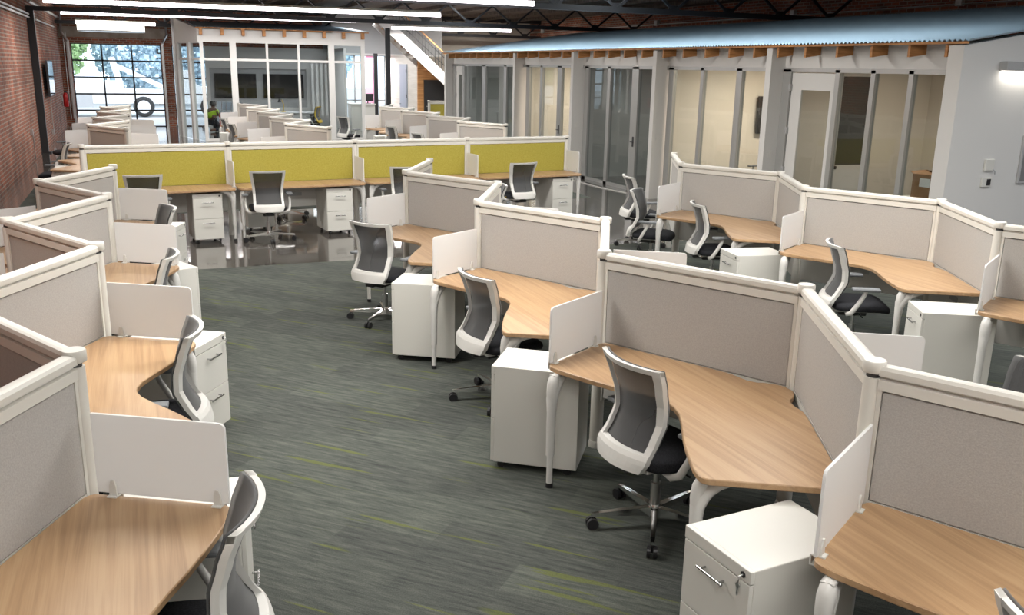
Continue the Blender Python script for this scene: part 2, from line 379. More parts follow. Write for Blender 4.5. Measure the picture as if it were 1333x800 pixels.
# ------------------------------------------------------------------ frosted desk screens
def make_screen(L, H, hook):
    """local: x outward from the post, standing on the desk edge, z from the desk top"""
    t = thing('desk_screen', 'x', 'desk screen')
    prof = corner_round([(0, .012), (L, .012), (L, H), (0, H)], .03, 5, only=(2,))
    n = len(prof); vs = [(x, s * .006, z) for s in (-1, 1) for x, z in prof]
    MB().add(vs, [tuple(range(n)), tuple(range(n, 2 * n))[::-1]] + [(i, n + i, n + (i + 1) % n, (i + 1) % n) for i in range(n)]).build('frosted_sheet', M['acrylic'], t)
    for x in (.07, L - .045):
        b = MB()
        for s in (-1, 1):
            p = [(x - .016, .003), (x + .016, .003), (x + .014, .045), (x + .007, .068), (x - .007, .068), (x - .014, .045)]
            b.add([(a, s * (.0065 + e), z) for e in (0, .008) for a, z in p], [(0, 1, 2, 3, 4, 5), (6, 7, 8, 9, 10, 11)] + [(i, (i + 1) % 6, 6 + (i + 1) % 6, 6 + i) for i in range(6)])
        e = .020 * hook; b.box(x - .02, x + .02, min(-.028 * hook, e), max(-.028 * hook, e), .0006, .006); b.box(x - .02, x + .02, min(e, e + .006 * hook), max(e, e + .006 * hook), -.038, .006); b.box(x - .02, x + .02, min(-.005 * hook, e), max(-.005 * hook, e), -.038, -.0315)
        b.build('clamp', M['plastic'], t)
    return t
screen0 = make_screen(.555, .345, 1); screen1 = make_screen(.555, .345, -1); yscreen0 = make_screen(.40, .345, 1)
def corner_screen(px, py, sx, sy, label, group=None):
    """screen starting at a divider post and running to the desk tip; sx, sy give the side it leans to"""
    a = (px + sx * .042, py + sy * .068); c = (px + sx * .50, py + sy * .342)
    put(screen0 if sx > 0 else screen1, (a[0], a[1], DT), atan2(c[1] - a[1], c[0] - a[0]), label, group)

# ------------------------------------------------------------------ pedestal cabinets
def make_pedestal(key):
    # local: front faces +x, centre at origin
    t = thing('pedestal_cabinet', 'x', 'filing cabinet'); D, W, H = .27, .195, .675
    b = MB().box(-D, D - .02, -W, W, .055, H, b=.004); b.box(D - .021, D, -W, W, H - .052, H, b=.003)
    b.build('cabinet_body', M['white'], t)
    for z0, z1 in ((.342, .619), (.06, .338)):
        d = MB().box(D - .02, D, -W + .003, W - .003, z0, z1, b=.003).build('drawer', M['white'], t)
        h = MB().tube([(D + .028, -.075, z1 - .055), (D + .028, .075, z1 - .055)], .0055, 8)
        for s in (-1, 1): h.tube([(D - .002, s * .055, z1 - .055), (D + .028, s * .055, z1 - .055)], .0045, 8)
        h.build('handle', M['handle'], d)
    lo = MB().lathe([(.012, 0), (.012, .004)], (D - .001, .155, H - .027), 14, axis='x').build('lock', M['black'], t)
    if key:
        k = MB().tube([(D, .155, H - .027), (D + .02, .155, H - .03), (D + .022, .155, H - .055)], .003, 6)
        k.lathe([(.011, -.002), (.011, .002)], (D + .022, .155, H - .065), 12, axis='x'); k.box(D + .020, D + .024, .151, .159, H - .105, H - .07)
        k.build('key', M['steel'], lo)
    for sx in (-1, 1):
        for sy in (-1, 1):
            MB().lathe([(.024, -.012), (.026, -.006), (.026, .006), (.024, .012)], (sx * (D - .06), sy * (W - .05), .026), 14, axis='y').box(sx * (D - .06) - .012, sx * (D - .06) + .012, sy * (W - .05) - .016, sy * (W - .05) + .016, .03, .056).build('caster', M['black'], t)
    return t
ped0 = make_pedestal(False); pedk = make_pedestal(True)

# ------------------------------------------------------------------ task chair
def back_surface(u, v):
    z = .435 + v * .555; v0 = v; v = min(1, max(0, v)); x = -.235
    pr = [(0, -.258), (.12, -.243), (.28, -.190), (.43, -.155), (.60, -.163), (.80, -.200), (1, -.245)]
    for (a, xa), (c, xc) in zip(pr[:-1], pr[1:]):
        if a <= v <= c + 1e-9:
            t = (v - a) / (c - a); t = t * t * (3 - 2 * t) * .35 + t * .65; x = xa + (xc - xa) * t; break
    hw = .213 - .022 * sin(pi * min(1, v / .9)) + .026 * v + (-.035 * max(0, .10 - v) / .10)
    bulge = .042 + .028 * v
    return Vector((x + bulge * (u * u) - .02, u * hw, z))
def make_chair(frame, meshm, seatm):
    t = thing('task_chair', 'x', 'office chair')
    def grid(us, vs, off, th):
        """solid strip of the back between offset off and off+th behind the surface"""
        nu, nv = len(us), len(vs); P = [[back_surface(u, v) for u in us] for v in vs]; V = []
        for e in (off, off + th):
            for r in P: V += [(p.x - e, p.y, p.z) for p in r]
        F = []; k = nu * nv; g = lambda i, j, s: s * k + j * nu + i
        for j in range(nv - 1):
            for i in range(nu - 1):
                F += [(g(i, j, 0), g(i + 1, j, 0), g(i + 1, j + 1, 0), g(i, j + 1, 0)), (g(i, j, 1), g(i, j + 1, 1), g(i + 1, j + 1, 1), g(i + 1, j, 1))]
        for i in range(nu - 1):
            F += [(g(i, 0, 0), g(i, 0, 1), g(i + 1, 0, 1), g(i + 1, 0, 0)), (g(i, nv - 1, 0), g(i + 1, nv - 1, 0), g(i + 1, nv - 1, 1), g(i, nv - 1, 1))]
        for j in range(nv - 1):
            F += [(g(0, j, 0), g(0, j + 1, 0), g(0, j + 1, 1), g(0, j, 1)), (g(nu - 1, j, 0), g(nu - 1, j, 1), g(nu - 1, j + 1, 1), g(nu - 1, j + 1, 0))]
        return V, F
    lin = lambda a, c, n: [a + (c - a) * i / n for i in range(n + 1)]
    b = MB()
    b.add(*grid(lin(-1, -.835, 2), lin(0, 1, 16), .004, .028)); b.add(*grid(lin(.835, 1, 2), lin(0, 1, 16), .004, .028))
    b.add(*grid(lin(-1, 1, 12), lin(.952, 1, 2), .004, .024)); b.add(*grid(lin(-1, 1, 12), lin(0, .175, 4), .002, .034))
    b.build('back_frame', frame, t)
    MB().add(*grid(lin(-.975, .975, 12), lin(.13, 1.0, 16), -.012, .012), smooth=True).build('back_mesh', meshm, t)
    # seat cushion: rounded outline with a dropped front edge
    n = 28; rings = []
    for sc, z in ((.80, .425), (.97, .432), (1.0, .455), (.98, .478), (.88, .492), (.55, .497), (.01, .497)):
        r = []
        for k in range(n):
            a = 2 * pi * k / n; ca, sa = cos(a), sin(a); e = .42
            x = .245 * abs(ca) ** e * (1 if ca > 0 else -1) * sc; y = .25 * abs(sa) ** e * (1 if sa > 0 else -1) * sc
            dz = -.028 * max(0, (x - .12) / .125) ** 2
            r.append((x + .03, y, z + dz))
        rings.append(r)
    V = [p for r in rings for p in r]
    MB().add(V, [(i * n + k, i * n + (k + 1) % n, (i + 1) * n + (k + 1) % n, (i + 1) * n + k) for i in range(len(rings) - 1) for k in range(n)], True).add(rings[0], [tuple(range(n))[::-1]]).build('seat', seatm, t)
    MB().box(-.20, .20, -.16, .16, .405, .430, b=.01).build('seat_pan', M['plastic'], t)
    MB().box(-.14, .10, -.075, .075, .355, .408, b=.012).box(-.245, -.10, -.05, .05, .375, .415, b=.012).tube([(.02, -.07, .385), (.02, -.24, .385)], .006, 8).tube([(-.05, .07, .385), (-.05, .22, .38)], .006, 8).build('tilt_mechanism', M['black'], t)
    MB().tube([(0, 0, .13), (0, 0, .26)], .028, 14).tube([(0, 0, .26), (0, 0, .36)], .016, 14).build('gas_lift', M['steel'], t)
    hub = MB().lathe([(.02, .055), (.038, .07), (.040, .10), (.030, .135)], (0, 0, 0), 16)
    for k in range(5):
        a = 2 * pi * k / 5; c, s = cos(a), sin(a)
        V = []
        for rr, w, z0, z1 in ((.02, .024, .065, .118), (.12, .020, .075, .112), (.31, .014, .076, .096), (.352, .012, .074, .090)):
            for dy, z in ((-w, z0), (w, z0), (w * .8, z1), (-w * .8, z1)): V.append((rr * c - dy * s, rr * s + dy * c, z))
        F = [(i * 4 + j, i * 4 + (j + 1) % 4, i * 4 + 4 + (j + 1) % 4, i * 4 + 4 + j) for i in range(3) for j in range(4)] + [(0, 3, 2, 1), (12, 13, 14, 15)]
        l = MB().add(V, F).build('base_leg', M['chrome'], t)
        cb = MB(); o = (.345 * c, .345 * s, .033)
        for e in (-.017, .017):
            # wheel discs turn about the tangent of the star
            vs = []
            for q in (-.010, .010):
                for m_ in range(14):
                    th = 2 * pi * m_ / 14; rx, rzz = .032 * cos(th), .032 * sin(th)
                    vs.append((o[0] + rx * c - (e + q) * s, o[1] + rx * s + (e + q) * c, o[2] + rzz))
            cb.add(vs, [tuple(range(14))[::-1], tuple(range(14, 28))] + [(i, (i + 1) % 14, 14 + (i + 1) % 14, 14 + i) for i in range(14)])
        cb.tube([(o[0], o[1], .03), (o[0], o[1], .072)], .008, 8)
        cb.build('caster', M['black'], l)
    hub.build('base_hub', M['chrome'], t)
    for s in (-1, 1):
        a = MB().tube([(-.10, s * .15, .412), (-.11, s * .24, .408), (-.09, s * .283, .43), (-.05, s * .297, .50), (-.005, s * .30, .585), (.01, s * .30, .635)], [.015, .019, .022, .021, .019, .018], 10, sx=.75).build('armrest', M['plastic'], t)
        MB().box(-.105, .125, s * .30 - .042, s * .30 + .042,   .634, .660, b=.010).build('arm_pad', M['padgrey'], a)
    MB().box(-.115, -.09, .246, .252, .452, .462).build('seat_tag', M['yellowp'], t)
    return t
chair0 = make_chair(M['plastic'], M['mesh'], M['seat'])

ROWL, ROWM, ROWR = 'in the brick wall row', 'in the centre row', 'in the office side row'
ORD = ['closest to camera', 'second from camera', 'third from camera', 'fourth from camera', 'fifth from camera']
# desks of the foreground rows
for k, i in enumerate((1, 3, 5, 7)):
    x, y = PM[i]; put(desk0, (x, y, 0), 0, f'boomerang shaped oak corner desk {ROWM}, aisle side, {ORD[k]}')
for k, i in enumerate((1, 3, 5, 7)):
    x, y = PL[i]; put(desk0, (x, y, 0), pi, f'boomerang shaped oak corner desk {ROWL}, aisle side, {ORD[k]}')
for k, i in enumerate((1, 3, 5)):
    x, y = PR[i]; put(desk0, (x, y, 0), 0, f'boomerang shaped oak corner desk {ROWR}, {ORD[k]}')
for k, i in enumerate((2, 4, 6, 8)):
    x, y = PM[i]; put(desk0, (x, y, 0), pi, f'oak corner desk behind the centre divider, facing the glass offices, {ORD[k]}')
for k, i in enumerate((4, 6, 8)):
    x, y = PL[i]; put(desk0, (x, y, 0), 0, f'oak corner desk on the wall side of the brick wall row, {ORD[k]}')
# screens of the foreground rows
for k, i in enumerate((2, 4, 6)): corner_screen(*PL[i], 1, -1, f'frosted white desk screen on an aisle desk {ROWL}, {ORD[k]}')
corner_screen(*PL[8], 1, -1, f'frosted white desk screen at the far end of the row nearest the brick wall')
for k, i in enumerate((2, 4, 6, 8)): corner_screen(*PM[i], -1, -1, f'frosted white desk screen on an aisle desk {ROWM}, {ORD[k]}')
for k, i in enumerate((2, 4, 6)): corner_screen(*PR[i], -1, -1, f'frosted white desk screen {ROWR}, {ORD[k]}')
for k, i in enumerate((3, 5, 7)): corner_screen(*PM[i], 1, -1, f'frosted white desk screen showing behind the centre divider, {ORD[k]}')
for k, i in enumerate((5, 7)): corner_screen(*PL[i], -1, -1, f'frosted screen on the wall side of the brick wall row, {ORD[k]}')
# yellow row
def yloc(u, n): p = YO + YU * u + YN * n; return (p.x, p.y, 0)
YN_ = ['under the first yellow panel from the brick wall', 'under the second yellow panel from the brick wall', 'under the third yellow panel from the brick wall', 'under the yellow panel nearest the glass offices']
for i in range(4):
    put(sdesk0, yloc(YS * (i + .5), 0), YA, 'straight oak desk with rounded corners ' + YN_[i])
for i in range(4):
    p = yloc(YS * (i + 1) - .02, .05); put(yscreen0, (p[0], p[1], DT), YA - pi / 2, 'small frosted screen standing on the desk ' + YN_[i])
# pedestals: (front direction in degrees)
def ped(x, y, a, label, key=False): put(pedk if key else ped0, (x, y, 0), radians(a), label)
ped(2.165, 2.55, 184, 'white two drawer cabinet closest to the camera in the centre row, key in lock', True)
ped(2.18, 4.81, 144, 'white two drawer cabinet second from the camera in the centre row')
ped(2.15, 7.10, 149, 'white two drawer cabinet third from the camera in the centre row')
ped(.02, 3.60, -8, 'white two drawer cabinet behind the closest chair, nearest the brick wall')
ped(.085, 6.02, -33, 'white two drawer cabinet facing the aisle with key, row nearest the brick wall', True)
ped(.045, 8.22, 24, 'white two drawer cabinet third from the camera in the row nearest the brick wall')
ped(.06, 10.50, -20, 'white two drawer cabinet at the far end of the row nearest the brick wall')
ped(5.73, 4.97, 150, 'white two drawer cabinet with handle showing, closest in the row beside the offices')
ped(5.62, 7.32, 170, 'white two drawer cabinet below the second screen in the row beside the offices')
for i, (u, n, a, s) in enumerate(((1.455, .295, 0, YN_[0]), (3.30, .295, 0, YN_[1]), (7.075, .295, 0, YN_[3]))):
    p = yloc(u, n); ped(p[0], p[1], -90 + math.degrees(YA) + (0, 0, 1)[i], 'white two drawer cabinet standing ' + s)
for u, s in ((.95, 'first'), (2.32, 'second'), (5.9, 'fourth')):
    p = yloc(u, -.42); ped(p[0], p[1], 90 + math.degrees(YA), f'white cabinet glimpsed behind the {s} yellow panel, beyond the desk legs')
# chairs
def chair(x, y, a, label, base=22):
    o = put(chair0, (x, y, 0), radians(a), label)
    for c in o.children:
        if c.name.startswith('base_leg'): c.rotation_euler = (0, 0, radians(base - a))
chair(2.44, 3.84, 8, 'mesh back task chair with chrome star base closest in the centre row')
chair(2.34, 5.93, 10, 'mesh back task chair second from the camera in the centre row', base=24)
chair(2.08, 8.33, 38, 'mesh back task chair turned aside, third in the centre row', base=12)
chair(2.40, 1.36, 0, 'task chair peeping in at the bottom edge by the foremost centre desk')
chair(.005, 2.93, 168, 'task chair closest to the camera in the row nearest the brick wall')
chair(-.05, 5.14, 174, 'task chair second from the camera in the row nearest the brick wall')
chair(-.09, 7.27, 172, 'task chair third from the camera in the row nearest the brick wall')
chair(-.02, 9.62, 192, 'task chair at the far end of the row nearest the brick wall')
chair(1.56, 12.86, 88, 'mesh back task chair facing the second yellow panel', base=55)
chair(5.45, 13.20, 98, 'mesh back task chair facing the yellow panel nearest the offices')
chair(-.03, 12.72, 92, 'task chair facing the first yellow panel, base hidden by the nearer row')
chair(3.54, 13.02, 90, 'task chair facing the third yellow panel, half hidden by the centre row')
chair(2.10, 14.75, -70, 'task chair behind the second yellow panel, only its star base visible')
chair(5.92, 8.45, -18, 'task chair pushed under the second desk beside the glass offices')
chair(5.75, 6.02, -29, 'task chair pushed under the closest full desk beside the glass offices')
chair(5.76, 9.54, -42, 'task chair turned with its grey back inside to us, beside the offices', base=50)
chair(6.46, 11.0, -12, 'task chair farthest in the row beside the offices, mostly hidden')
chair(3.97, 3.02, 168, 'task chair behind the centre divider, grey back rising near the frame edge')
chair(3.92, 10.60, 186, 'task chair behind the centre divider, back curve by the far end')
# rows beyond the yellow panels
def far_row(P, idx, side, where, screens, nm):
    for k, i in enumerate(idx):
        x, y = P[i]; o = put(desk0, (x, y, 0), 0 if side < 0 else pi, f'oak corner desk {where}, {ORD[k]}'); o.scale = (1, .95, 1)
    for k, i in enumerate(screens):
        corner_screen(*P[i], side, -1, f'frosted white screen {where}, {ORD[k]}')
WMB, WRB, WLB = 'in the far meeting room row', 'in the far staircase row', 'in the far roll up door row'
far_row(PMB, (0, 2, 4, 6, 8), -1, WMB, (1, 3, 5, 7, 9), 0)
far_row(PRB, (0, 2, 4, 6), -1, WRB, (1, 3, 5, 7), 0)
far_row(PLB, (1, 3, 5), 1, WLB, (2, 4, 6), 0)
far_row(PLB, (0, 2, 4, 6), -1, 'on the wall side, far roll up door row', (3, 5, 7), 0)
chair(2.21, 22.85, 12, 'task chair beyond the yellow panels, nearest one of the meeting room row')
chair(2.21, 25.02, 12, 'task chair beyond the yellow panels, second of the meeting room row')
chair(5.80, 19.38, 14, 'task chair beyond the yellow panels, tilted one nearest the staircase row end')
chair(5.80, 21.66, 14, 'task chair beyond the yellow panels, middle one of the staircase row')
chair(5.45, 25.7, 30, 'task chair beyond the yellow panels, farthest and turned, by the white post')
chair(-1.42, 17.59, 176, 'task chair at the brick wall side just behind the first yellow panel')
chair(-1.5, 21.9, 200, 'task chair with white rim standing alone near the red extinguisher')
ped(2.12, 24.2, 180, 'white cabinet beside the walkway, end of the meeting room row')
ped(5.75, 22.75, 175, 'white cabinet near the white post in the staircase row')
ped(-1.10, 16.75, 180, 'white cabinet on the brick wall side just behind the first yellow panel')

# ------------------------------------------------------------------ the building
def struct(name, b, m, parent=None): 
    o = b.build(name, m, parent)
    if parent is None: o['kind'] = 'structure'
    return o
YF = 37.0; XL = -2.45; XR = 15.75; ZC = 4.30
struct('floor', MB().box(XL - .3, XR + .3, -9, YF + .3, -.12, 0), M['concrete'])
struct('floor_carpet', MB().box(-1.95, 8.6, -6, 11.15, 0.0, .006), M['carpet'])
struct('floor_carpet', MB().box(-1.98, 8.0, 15.6, 29.0, 0.0, .006), M['carpet'])
struct('ceiling', MB().box(XL - .3, XR + .3, -9, YF + .3, ZC, ZC + .1), M['ceiling'])
struct('wall_left', MB().box(XL - .25, XL, -9, YF + .25, 0, ZC), M['brickx'])
struct('wall_right', MB().box(XR, XR + .25, -9, YF + .25, 0, ZC), M['brickx'])
struct('wall_near', MB().box(XL, XR, -9.2, -9, 0, ZC), M['wallw'])
# far wall with its openings
GX0, GX1, GZ = -2.10, .92, 2.95
struct('wall_far', MB().box(XL, GX0, YF, YF + .3, 0, ZC).box(GX0, 4.6, YF, YF + .3, GZ, ZC).box(GX1, 1.30, YF, YF + .3, 0, GZ).box(4.6, 6.9, YF, YF + .3, 0, ZC), M['bricky'])
struct('trim_1', MB().box(GX0 - .35, GX1 + .28, YF - .05, YF + .02, 3.16, 3.52), M['stone'])
struct('wall_far', MB().box(9.42, XR, YF, YF + .3, 0, ZC), M['plank'])

def glazed_door(name, x0, x1, z1, nx, nz, glass, y=YF + .08):
    r = bpy.data.objects.new(name, None); COL.objects.link(r); r['kind'] = 'structure'; r.location = ((x0 + x1) / 2, y, 0)
    cx = (x0 + x1) / 2; b = MB(); w = .028
    for i in range(nx + 1):
        x = x0 + (x1 - x0) * i / nx - cx; b.box(x - w, x + w, -.025, .025, 0, z1)
    for k in range(nz + 1):
        z = z1 * k / nz; b.box(x0 - cx, x1 - cx, -.025, .025, max(0, z - w), min(z1, z + w))
    b.build('door_frame', M['blacksteel'], r)
    for i in range(nx):
        for k in range(nz):
            xa = x0 - cx + (x1 - x0) * i / nx + w; xb = x0 - cx + (x1 - x0) * (i + 1) / nx - w
            MB().box(xa, xb, -.004, .004, z1 * k / nz + w, z1 * (k + 1) / nz - w).build('pane', glass, r)
    return r
glazed_door('door_1', GX0, GX1, GZ, 3, 5, M['winglass'])
glazed_door('door_2', 1.30, 4.6, GZ, 3, 5, M['winglass'])
# roll-up tracks beside the door
for s, x in ((-1, GX0 - .06), (1, GX1 + .06)):
    struct('trim_2', MB().box(x - .04, x + .04, YF - .10, YF - .02, 0, 3.05).beam((x, YF - .06, 3.0), (x - s * .0 + s * .18, YF - .25, 3.32), .06, .06).beam((x + s * .18, YF - .25, 3.32), (x + s * .10, YF - .9, 4.1), .06, .06), M['steel'])
# storefront glazing beyond the black posts
r = bpy.data.objects.new('window_1', None); COL.objects.link(r); r['kind'] = 'structure'; r.location = (8.16, YF + .1, 0)
b = MB()
for x in (-1.26, -.62, .0, .62, 1.26): b.box(x - .03, x + .03, -.03, .03, 0, 2.8)
for z in (.03, 1.0, 2.77): b.box(-1.26, 1.26, -.03, .03, z - .03, z + .03)
b.build('window_frame', M['alu'], r)
for k in range(4): MB().box(-1.23 + k * .63, -.65 + k * .63, -.004, .004, .06, 2.74).build('pane', M['winglass'], r)
struct('wall_far', MB().box(6.9, 9.42, YF, YF + .3, 2.8, ZC), M['grey'])

# steel column on the brick wall, trusses, tubes
c_ = MB().box(XL, XL + .17, 26.72, 26.88, 0, 3.6).box(XL, XL + .24, 26.66, 26.94, 0, .03); tag(c_.build('steel_column', M['blacksteel']), 'black steel column standing against the red brick wall', 'column')
tr_names = ['nearest', 'middle', 'farthest']
for k, (y, lab) in enumerate(((17.6, 'dark steel roof truss nearest the camera, over the yellow panels'), (26.8, 'dark steel roof truss meeting the black column on the brick wall'), (35.9, 'dark steel roof truss farthest away above the roll up door'))):
    t = thing('roof_truss', lab, 'roof truss', ((XL + XR) / 2, y, 3.57)); hw = (XR - XL) / 2
    MB().box(-hw, hw, -.07, -.012, 0, .11).box(-hw, hw, .012, .07, 0, .11).build('bottom_chord', M['blacksteel'], t)
    MB().box(-hw, hw, -.07, .07, .60, .73).build('top_chord', M['blacksteel'], t)
    n = 13
    for i in range(n):
        xa = -hw + 2 * hw * i / n; xm = xa + hw / n; xb = xa + 2 * hw / n
        if i == 0: continue
        MB().beam((xa, 0, .62), (xm, 0, .08), .05, .05).beam((xm, 0, .08), (xb, 0, .62), .05, .05).box(xm - .13, xm + .13, -.010, .010, .0, .19).build('web_brace', M['blacksteel'], t)
pur = MB()
for x in [XL + 1.3 * i for i in range(1, 14)]: pur.box(x - .05, x + .05, -9, YF, ZC - .10, ZC)
struct('trim_3', pur, M['ceiling'])
def tube_light(x0, x1, z0, z1, y, label):
    t = thing('tube_light', label, 'ceiling light', ((x0 + x1) / 2, y, (z0 + z1) / 2), 0)
    cx, cz = (x0 + x1) / 2, (z0 + z1) / 2; a, c = (x0 - cx, 0, z0 - cz), (x1 - cx, 0, z1 - cz)
    up = lambda p, d: (p[0], p[1], p[2] + d)
    MB().beam(up(a, .07), up(c, .07), .10, .05).build('fixture_housing', M['white'], t)
    MB().beam(a, c, .075, .085).build('lit_tube', M['light'], t)
    for f in (.12, .5, .88):
        x = a[0] + (c[0] - a[0]) * f; z = a[2] + (c[2] - a[2]) * f
        MB().tube([(x, 0, z + .09), (x, 0, ZC - cz)], .006, 6).build('hanger', M['blacksteel'], t)
tube_light(-1.75, 7.3, 3.62, 3.66, 23.0, 'long continuous tube light second from the top of the view')
tube_light(-1.75, 7.3, 3.60, 3.68, 28.2, 'long continuous tube light hung in front of the roll up door lights')
tube_light(-1.75, 7.3, 3.62, 3.62, 17.0, 'long tube light topmost in view, cut by the top edge')
tube_light(8.0, 12.25, 3.60, 3.64, 30.5, 'shorter tube light above the staircase')
tube_light(-1.75, .76, 3.60, 3.60, 34.9, 'short tube light right above the white drum pendant')
t = thing('drum_pendant', 'glowing white drum pendant hanging in front of the brick above the roll up door', 'ceiling light', (-.62, 33.0, 3.42))
MB().lathe([(.98, -.13), (1.0, -.13), (1.0, .15), (.98, .15)], (0, 0, 0), 48).build('drum_shade', M['drum'], t)
MB().lathe([(.965, -.15), (1.01, -.15), (1.01, -.128), (.965, -.128)], (0, 0, 0), 48).build('rim', M['steel'], t)
for k in range(3):
    a = 2 * pi * k / 3; MB().tube([(.9 * cos(a), .9 * sin(a), .15), (.9 * cos(a), .9 * sin(a), ZC - 3.42)], .006, 6).build('hanger', M['blacksteel'], t)

# things on the brick wall
t = thing('wall_television', 'flat television on the brick wall showing bright reflections', 'television', (XL, 30.1, 1.85))
MB().box(.10, .16, -.85, .85, -.50, .50, b=.01).build('bezel', M['black'], t); MB().box(.161, .163, -.82, .82, -.47, .47).build('screen', M['screen'], t)
MB().box(0, .10, -.15, .15, -.12, .12).beam((.02, -.4, -.3), (.02, -.4, .3), .04, .04).beam((.02, .4, -.3), (.02, .4, .3), .04, .04).build('wall_bracket', M['blacksteel'], t)
t = thing('fire_extinguisher', 'red fire extinguisher hanging on the wall beside the roll up door', 'fire extinguisher', (XL + .12, 35.6, .78))
MB().lathe([(.05, 0), (.085, .02), (.085, .38), (.06, .45), (.03, .48)], (0, 0, 0), 16).build('cylinder_body', M['red'], t)
MB().box(-.03, .06, -.02, .02, .48, .54).tube([(.03, 0, .5), (.10, .03, .44), (.10, .04, .2)], .012, 8).build('valve_hose', M['black'], t)
MB().box(-.12, -.08, -.03, .03, .2, .4).build('wall_hook', M['steel'], t)
for y0, y1, z, r, lab in ((-2, 26.6, 3.475, .028, 'upper of two white pipes running along the brick wall up to the black column'), (-2, 26.6, 3.395, .028, 'lower of two white pipes running along the brick wall up to the black column'), (26.95, 36.9, 3.80, .04, 'thick white pipe high on the brick wall beyond the black column'), (28.5, 34.4, 3.41, .025, 'short white pipe on the brick wall between column and roll up door')):
    tag(MB().tube([(XL + .06, y0, z), (XL + .06, y1, z)], r, 8).build('conduit_pipe', M['plastic']), lab, 'pipe')
tag(MB().tube([(XL + .05, 30.4, 1.25), (XL + .05, 30.4, .30)], .012, 6).box(XL, XL + .06, 30.35, 30.45, .22, .36).build('conduit_pipe', M['steel']), 'thin pipe dropping below the television to an outlet box', 'pipe')
tag(MB().tube([(XL + .05, 24.6, 0.05), (XL + .05, 24.6, .62)], .012, 6).box(XL, XL + .06, 24.55, 24.65, .62, .76).build('conduit_pipe', M['steel']), 'short pipe and outlet box low on the brick wall before the column', 'pipe')
for k, x in enumerate((-2.30, -2.22)):
    tag(MB().tube([(x, YF - .04, .3), (x, YF - .04, 3.3)], .02, 8).build('conduit_pipe', M['steel']), ['outer', 'inner'][k] + ' of two upright pipes in the corner by the roll up door', 'pipe')

# ------------------------------------------------------------------ office block
XG, XE = 9.30, 9.03; Y0, Y1 = 8.20, 27.9
FINS = [8.20, 11.75, 15.15, 18.70, 22.15]; TH = .13
ZE = 2.80; RS = .155
def zroof(x): return ZE + (x - XE) * RS
# fins between the offices (each a wall that runs to the back)
XO = 13.6
def fin(y, th, x0=XE, x1=XO, m='wallw'):
    b = MB(); vs = []
    for yy in (y, y + th):
        vs += [(x0, yy, 0), (x1, yy, 0), (x1, yy, zroof(x1) - .03), (x0, yy, zroof(x0) - .03)]
    return b.add(vs, [(0, 1, 2, 3), (7, 6, 5, 4), (0, 4, 5, 1), (1, 5, 6, 2), (2, 6, 7, 3), (3, 7, 4, 0)])
struct('wall_office_end', fin(8.20, .22), M['wallw'])
for i, y in enumerate(FINS[1:]): struct(f'wall_office_{i + 1}', fin(y, TH), M['wallw'])
struct('wall_office_5', fin(27.9, .13), M['wallw'])
struct('wall_office_back', MB().box(12.3, 12.42, 8.42, 27.9, 0, 2.9), M['wallbeige'])
struct('ceiling_office', MB().box(XG + .1, 12.3, 8.42, 27.9, 2.62, 2.66), M['wallw'])
# white bulkhead above the glazing
bh = MB()
for a, c in zip([8.42] + [f + TH for f in FINS[1:]], FINS[1:] + [27.9]): bh.box(XG, XG + .10, a, c, 2.475, zroof(XG) - .03)
struct('wall_office_front', bh, M['wallw'])
# warm and cool faces of the rooms
def lining(y, m, x1=12.3): return MB().box(XG + .12, x1, y - .012, y - .002, 0.0, 2.62)
for i, (y, m) in enumerate(((11.75, 'wallbeige'), (15.15, 'wallbeige'), (22.15, 'wallbeige'))): struct('wall_lining', lining(y, m), M[m])
# corrugated roof
pitch = .076; ys = 8.06; n = int((28.15 - ys) / pitch * 8); V = []
for i in range(n + 1):
    y = ys + i * pitch / 8; dz = .012 * cos(2 * pi * i / 8)
    V += [(XE - .07, y, zroof(XE - .07) + .035 + dz), (XO, y, zroof(XO) + .035 + dz)]
rf = MB().add(V, [(2 * i, 2 * i + 1, 2 * i + 3, 2 * i + 2) for i in range(n)], True)
roof = struct('ceiling_office_roof', rf, M['corr'])
struct('trim_4', MB().box(XE - .05, XE - .02, 8.12, 28.05, zroof(XE) - .015, zroof(XE) + .012), M['rafter'])
# rafters seen between the fins
RY = [11.62, 11.0, 10.34, 9.69, 9.04, 8.46, 14.93, 14.25, 13.56, 12.87, 12.21, 18.46, 17.73, 17.07, 16.40, 15.70, 22.0, 21.32, 20.63, 19.98, 19.28, 27.6, 26.95, 26.25, 25.62, 25.05, 24.45, 23.8, 23.15, 22.55]
for k, y in enumerate(RY):
    b = MB(); vs = []
    for yy in (y - .02, y + .02): vs += [(XE, yy, zroof(XE) - .165), (XG + .02, yy, zroof(XG) - .165), (XG + .02, yy, zroof(XG) - .02), (XE, yy, zroof(XE) - .02)]
    b.add(vs, [(0, 1, 2, 3), (7, 6, 5, 4), (0, 4, 5, 1), (1, 5, 6, 2), (2, 6, 7, 3), (3, 7, 4, 0)]).build('rafter', M['rafter'], roof)

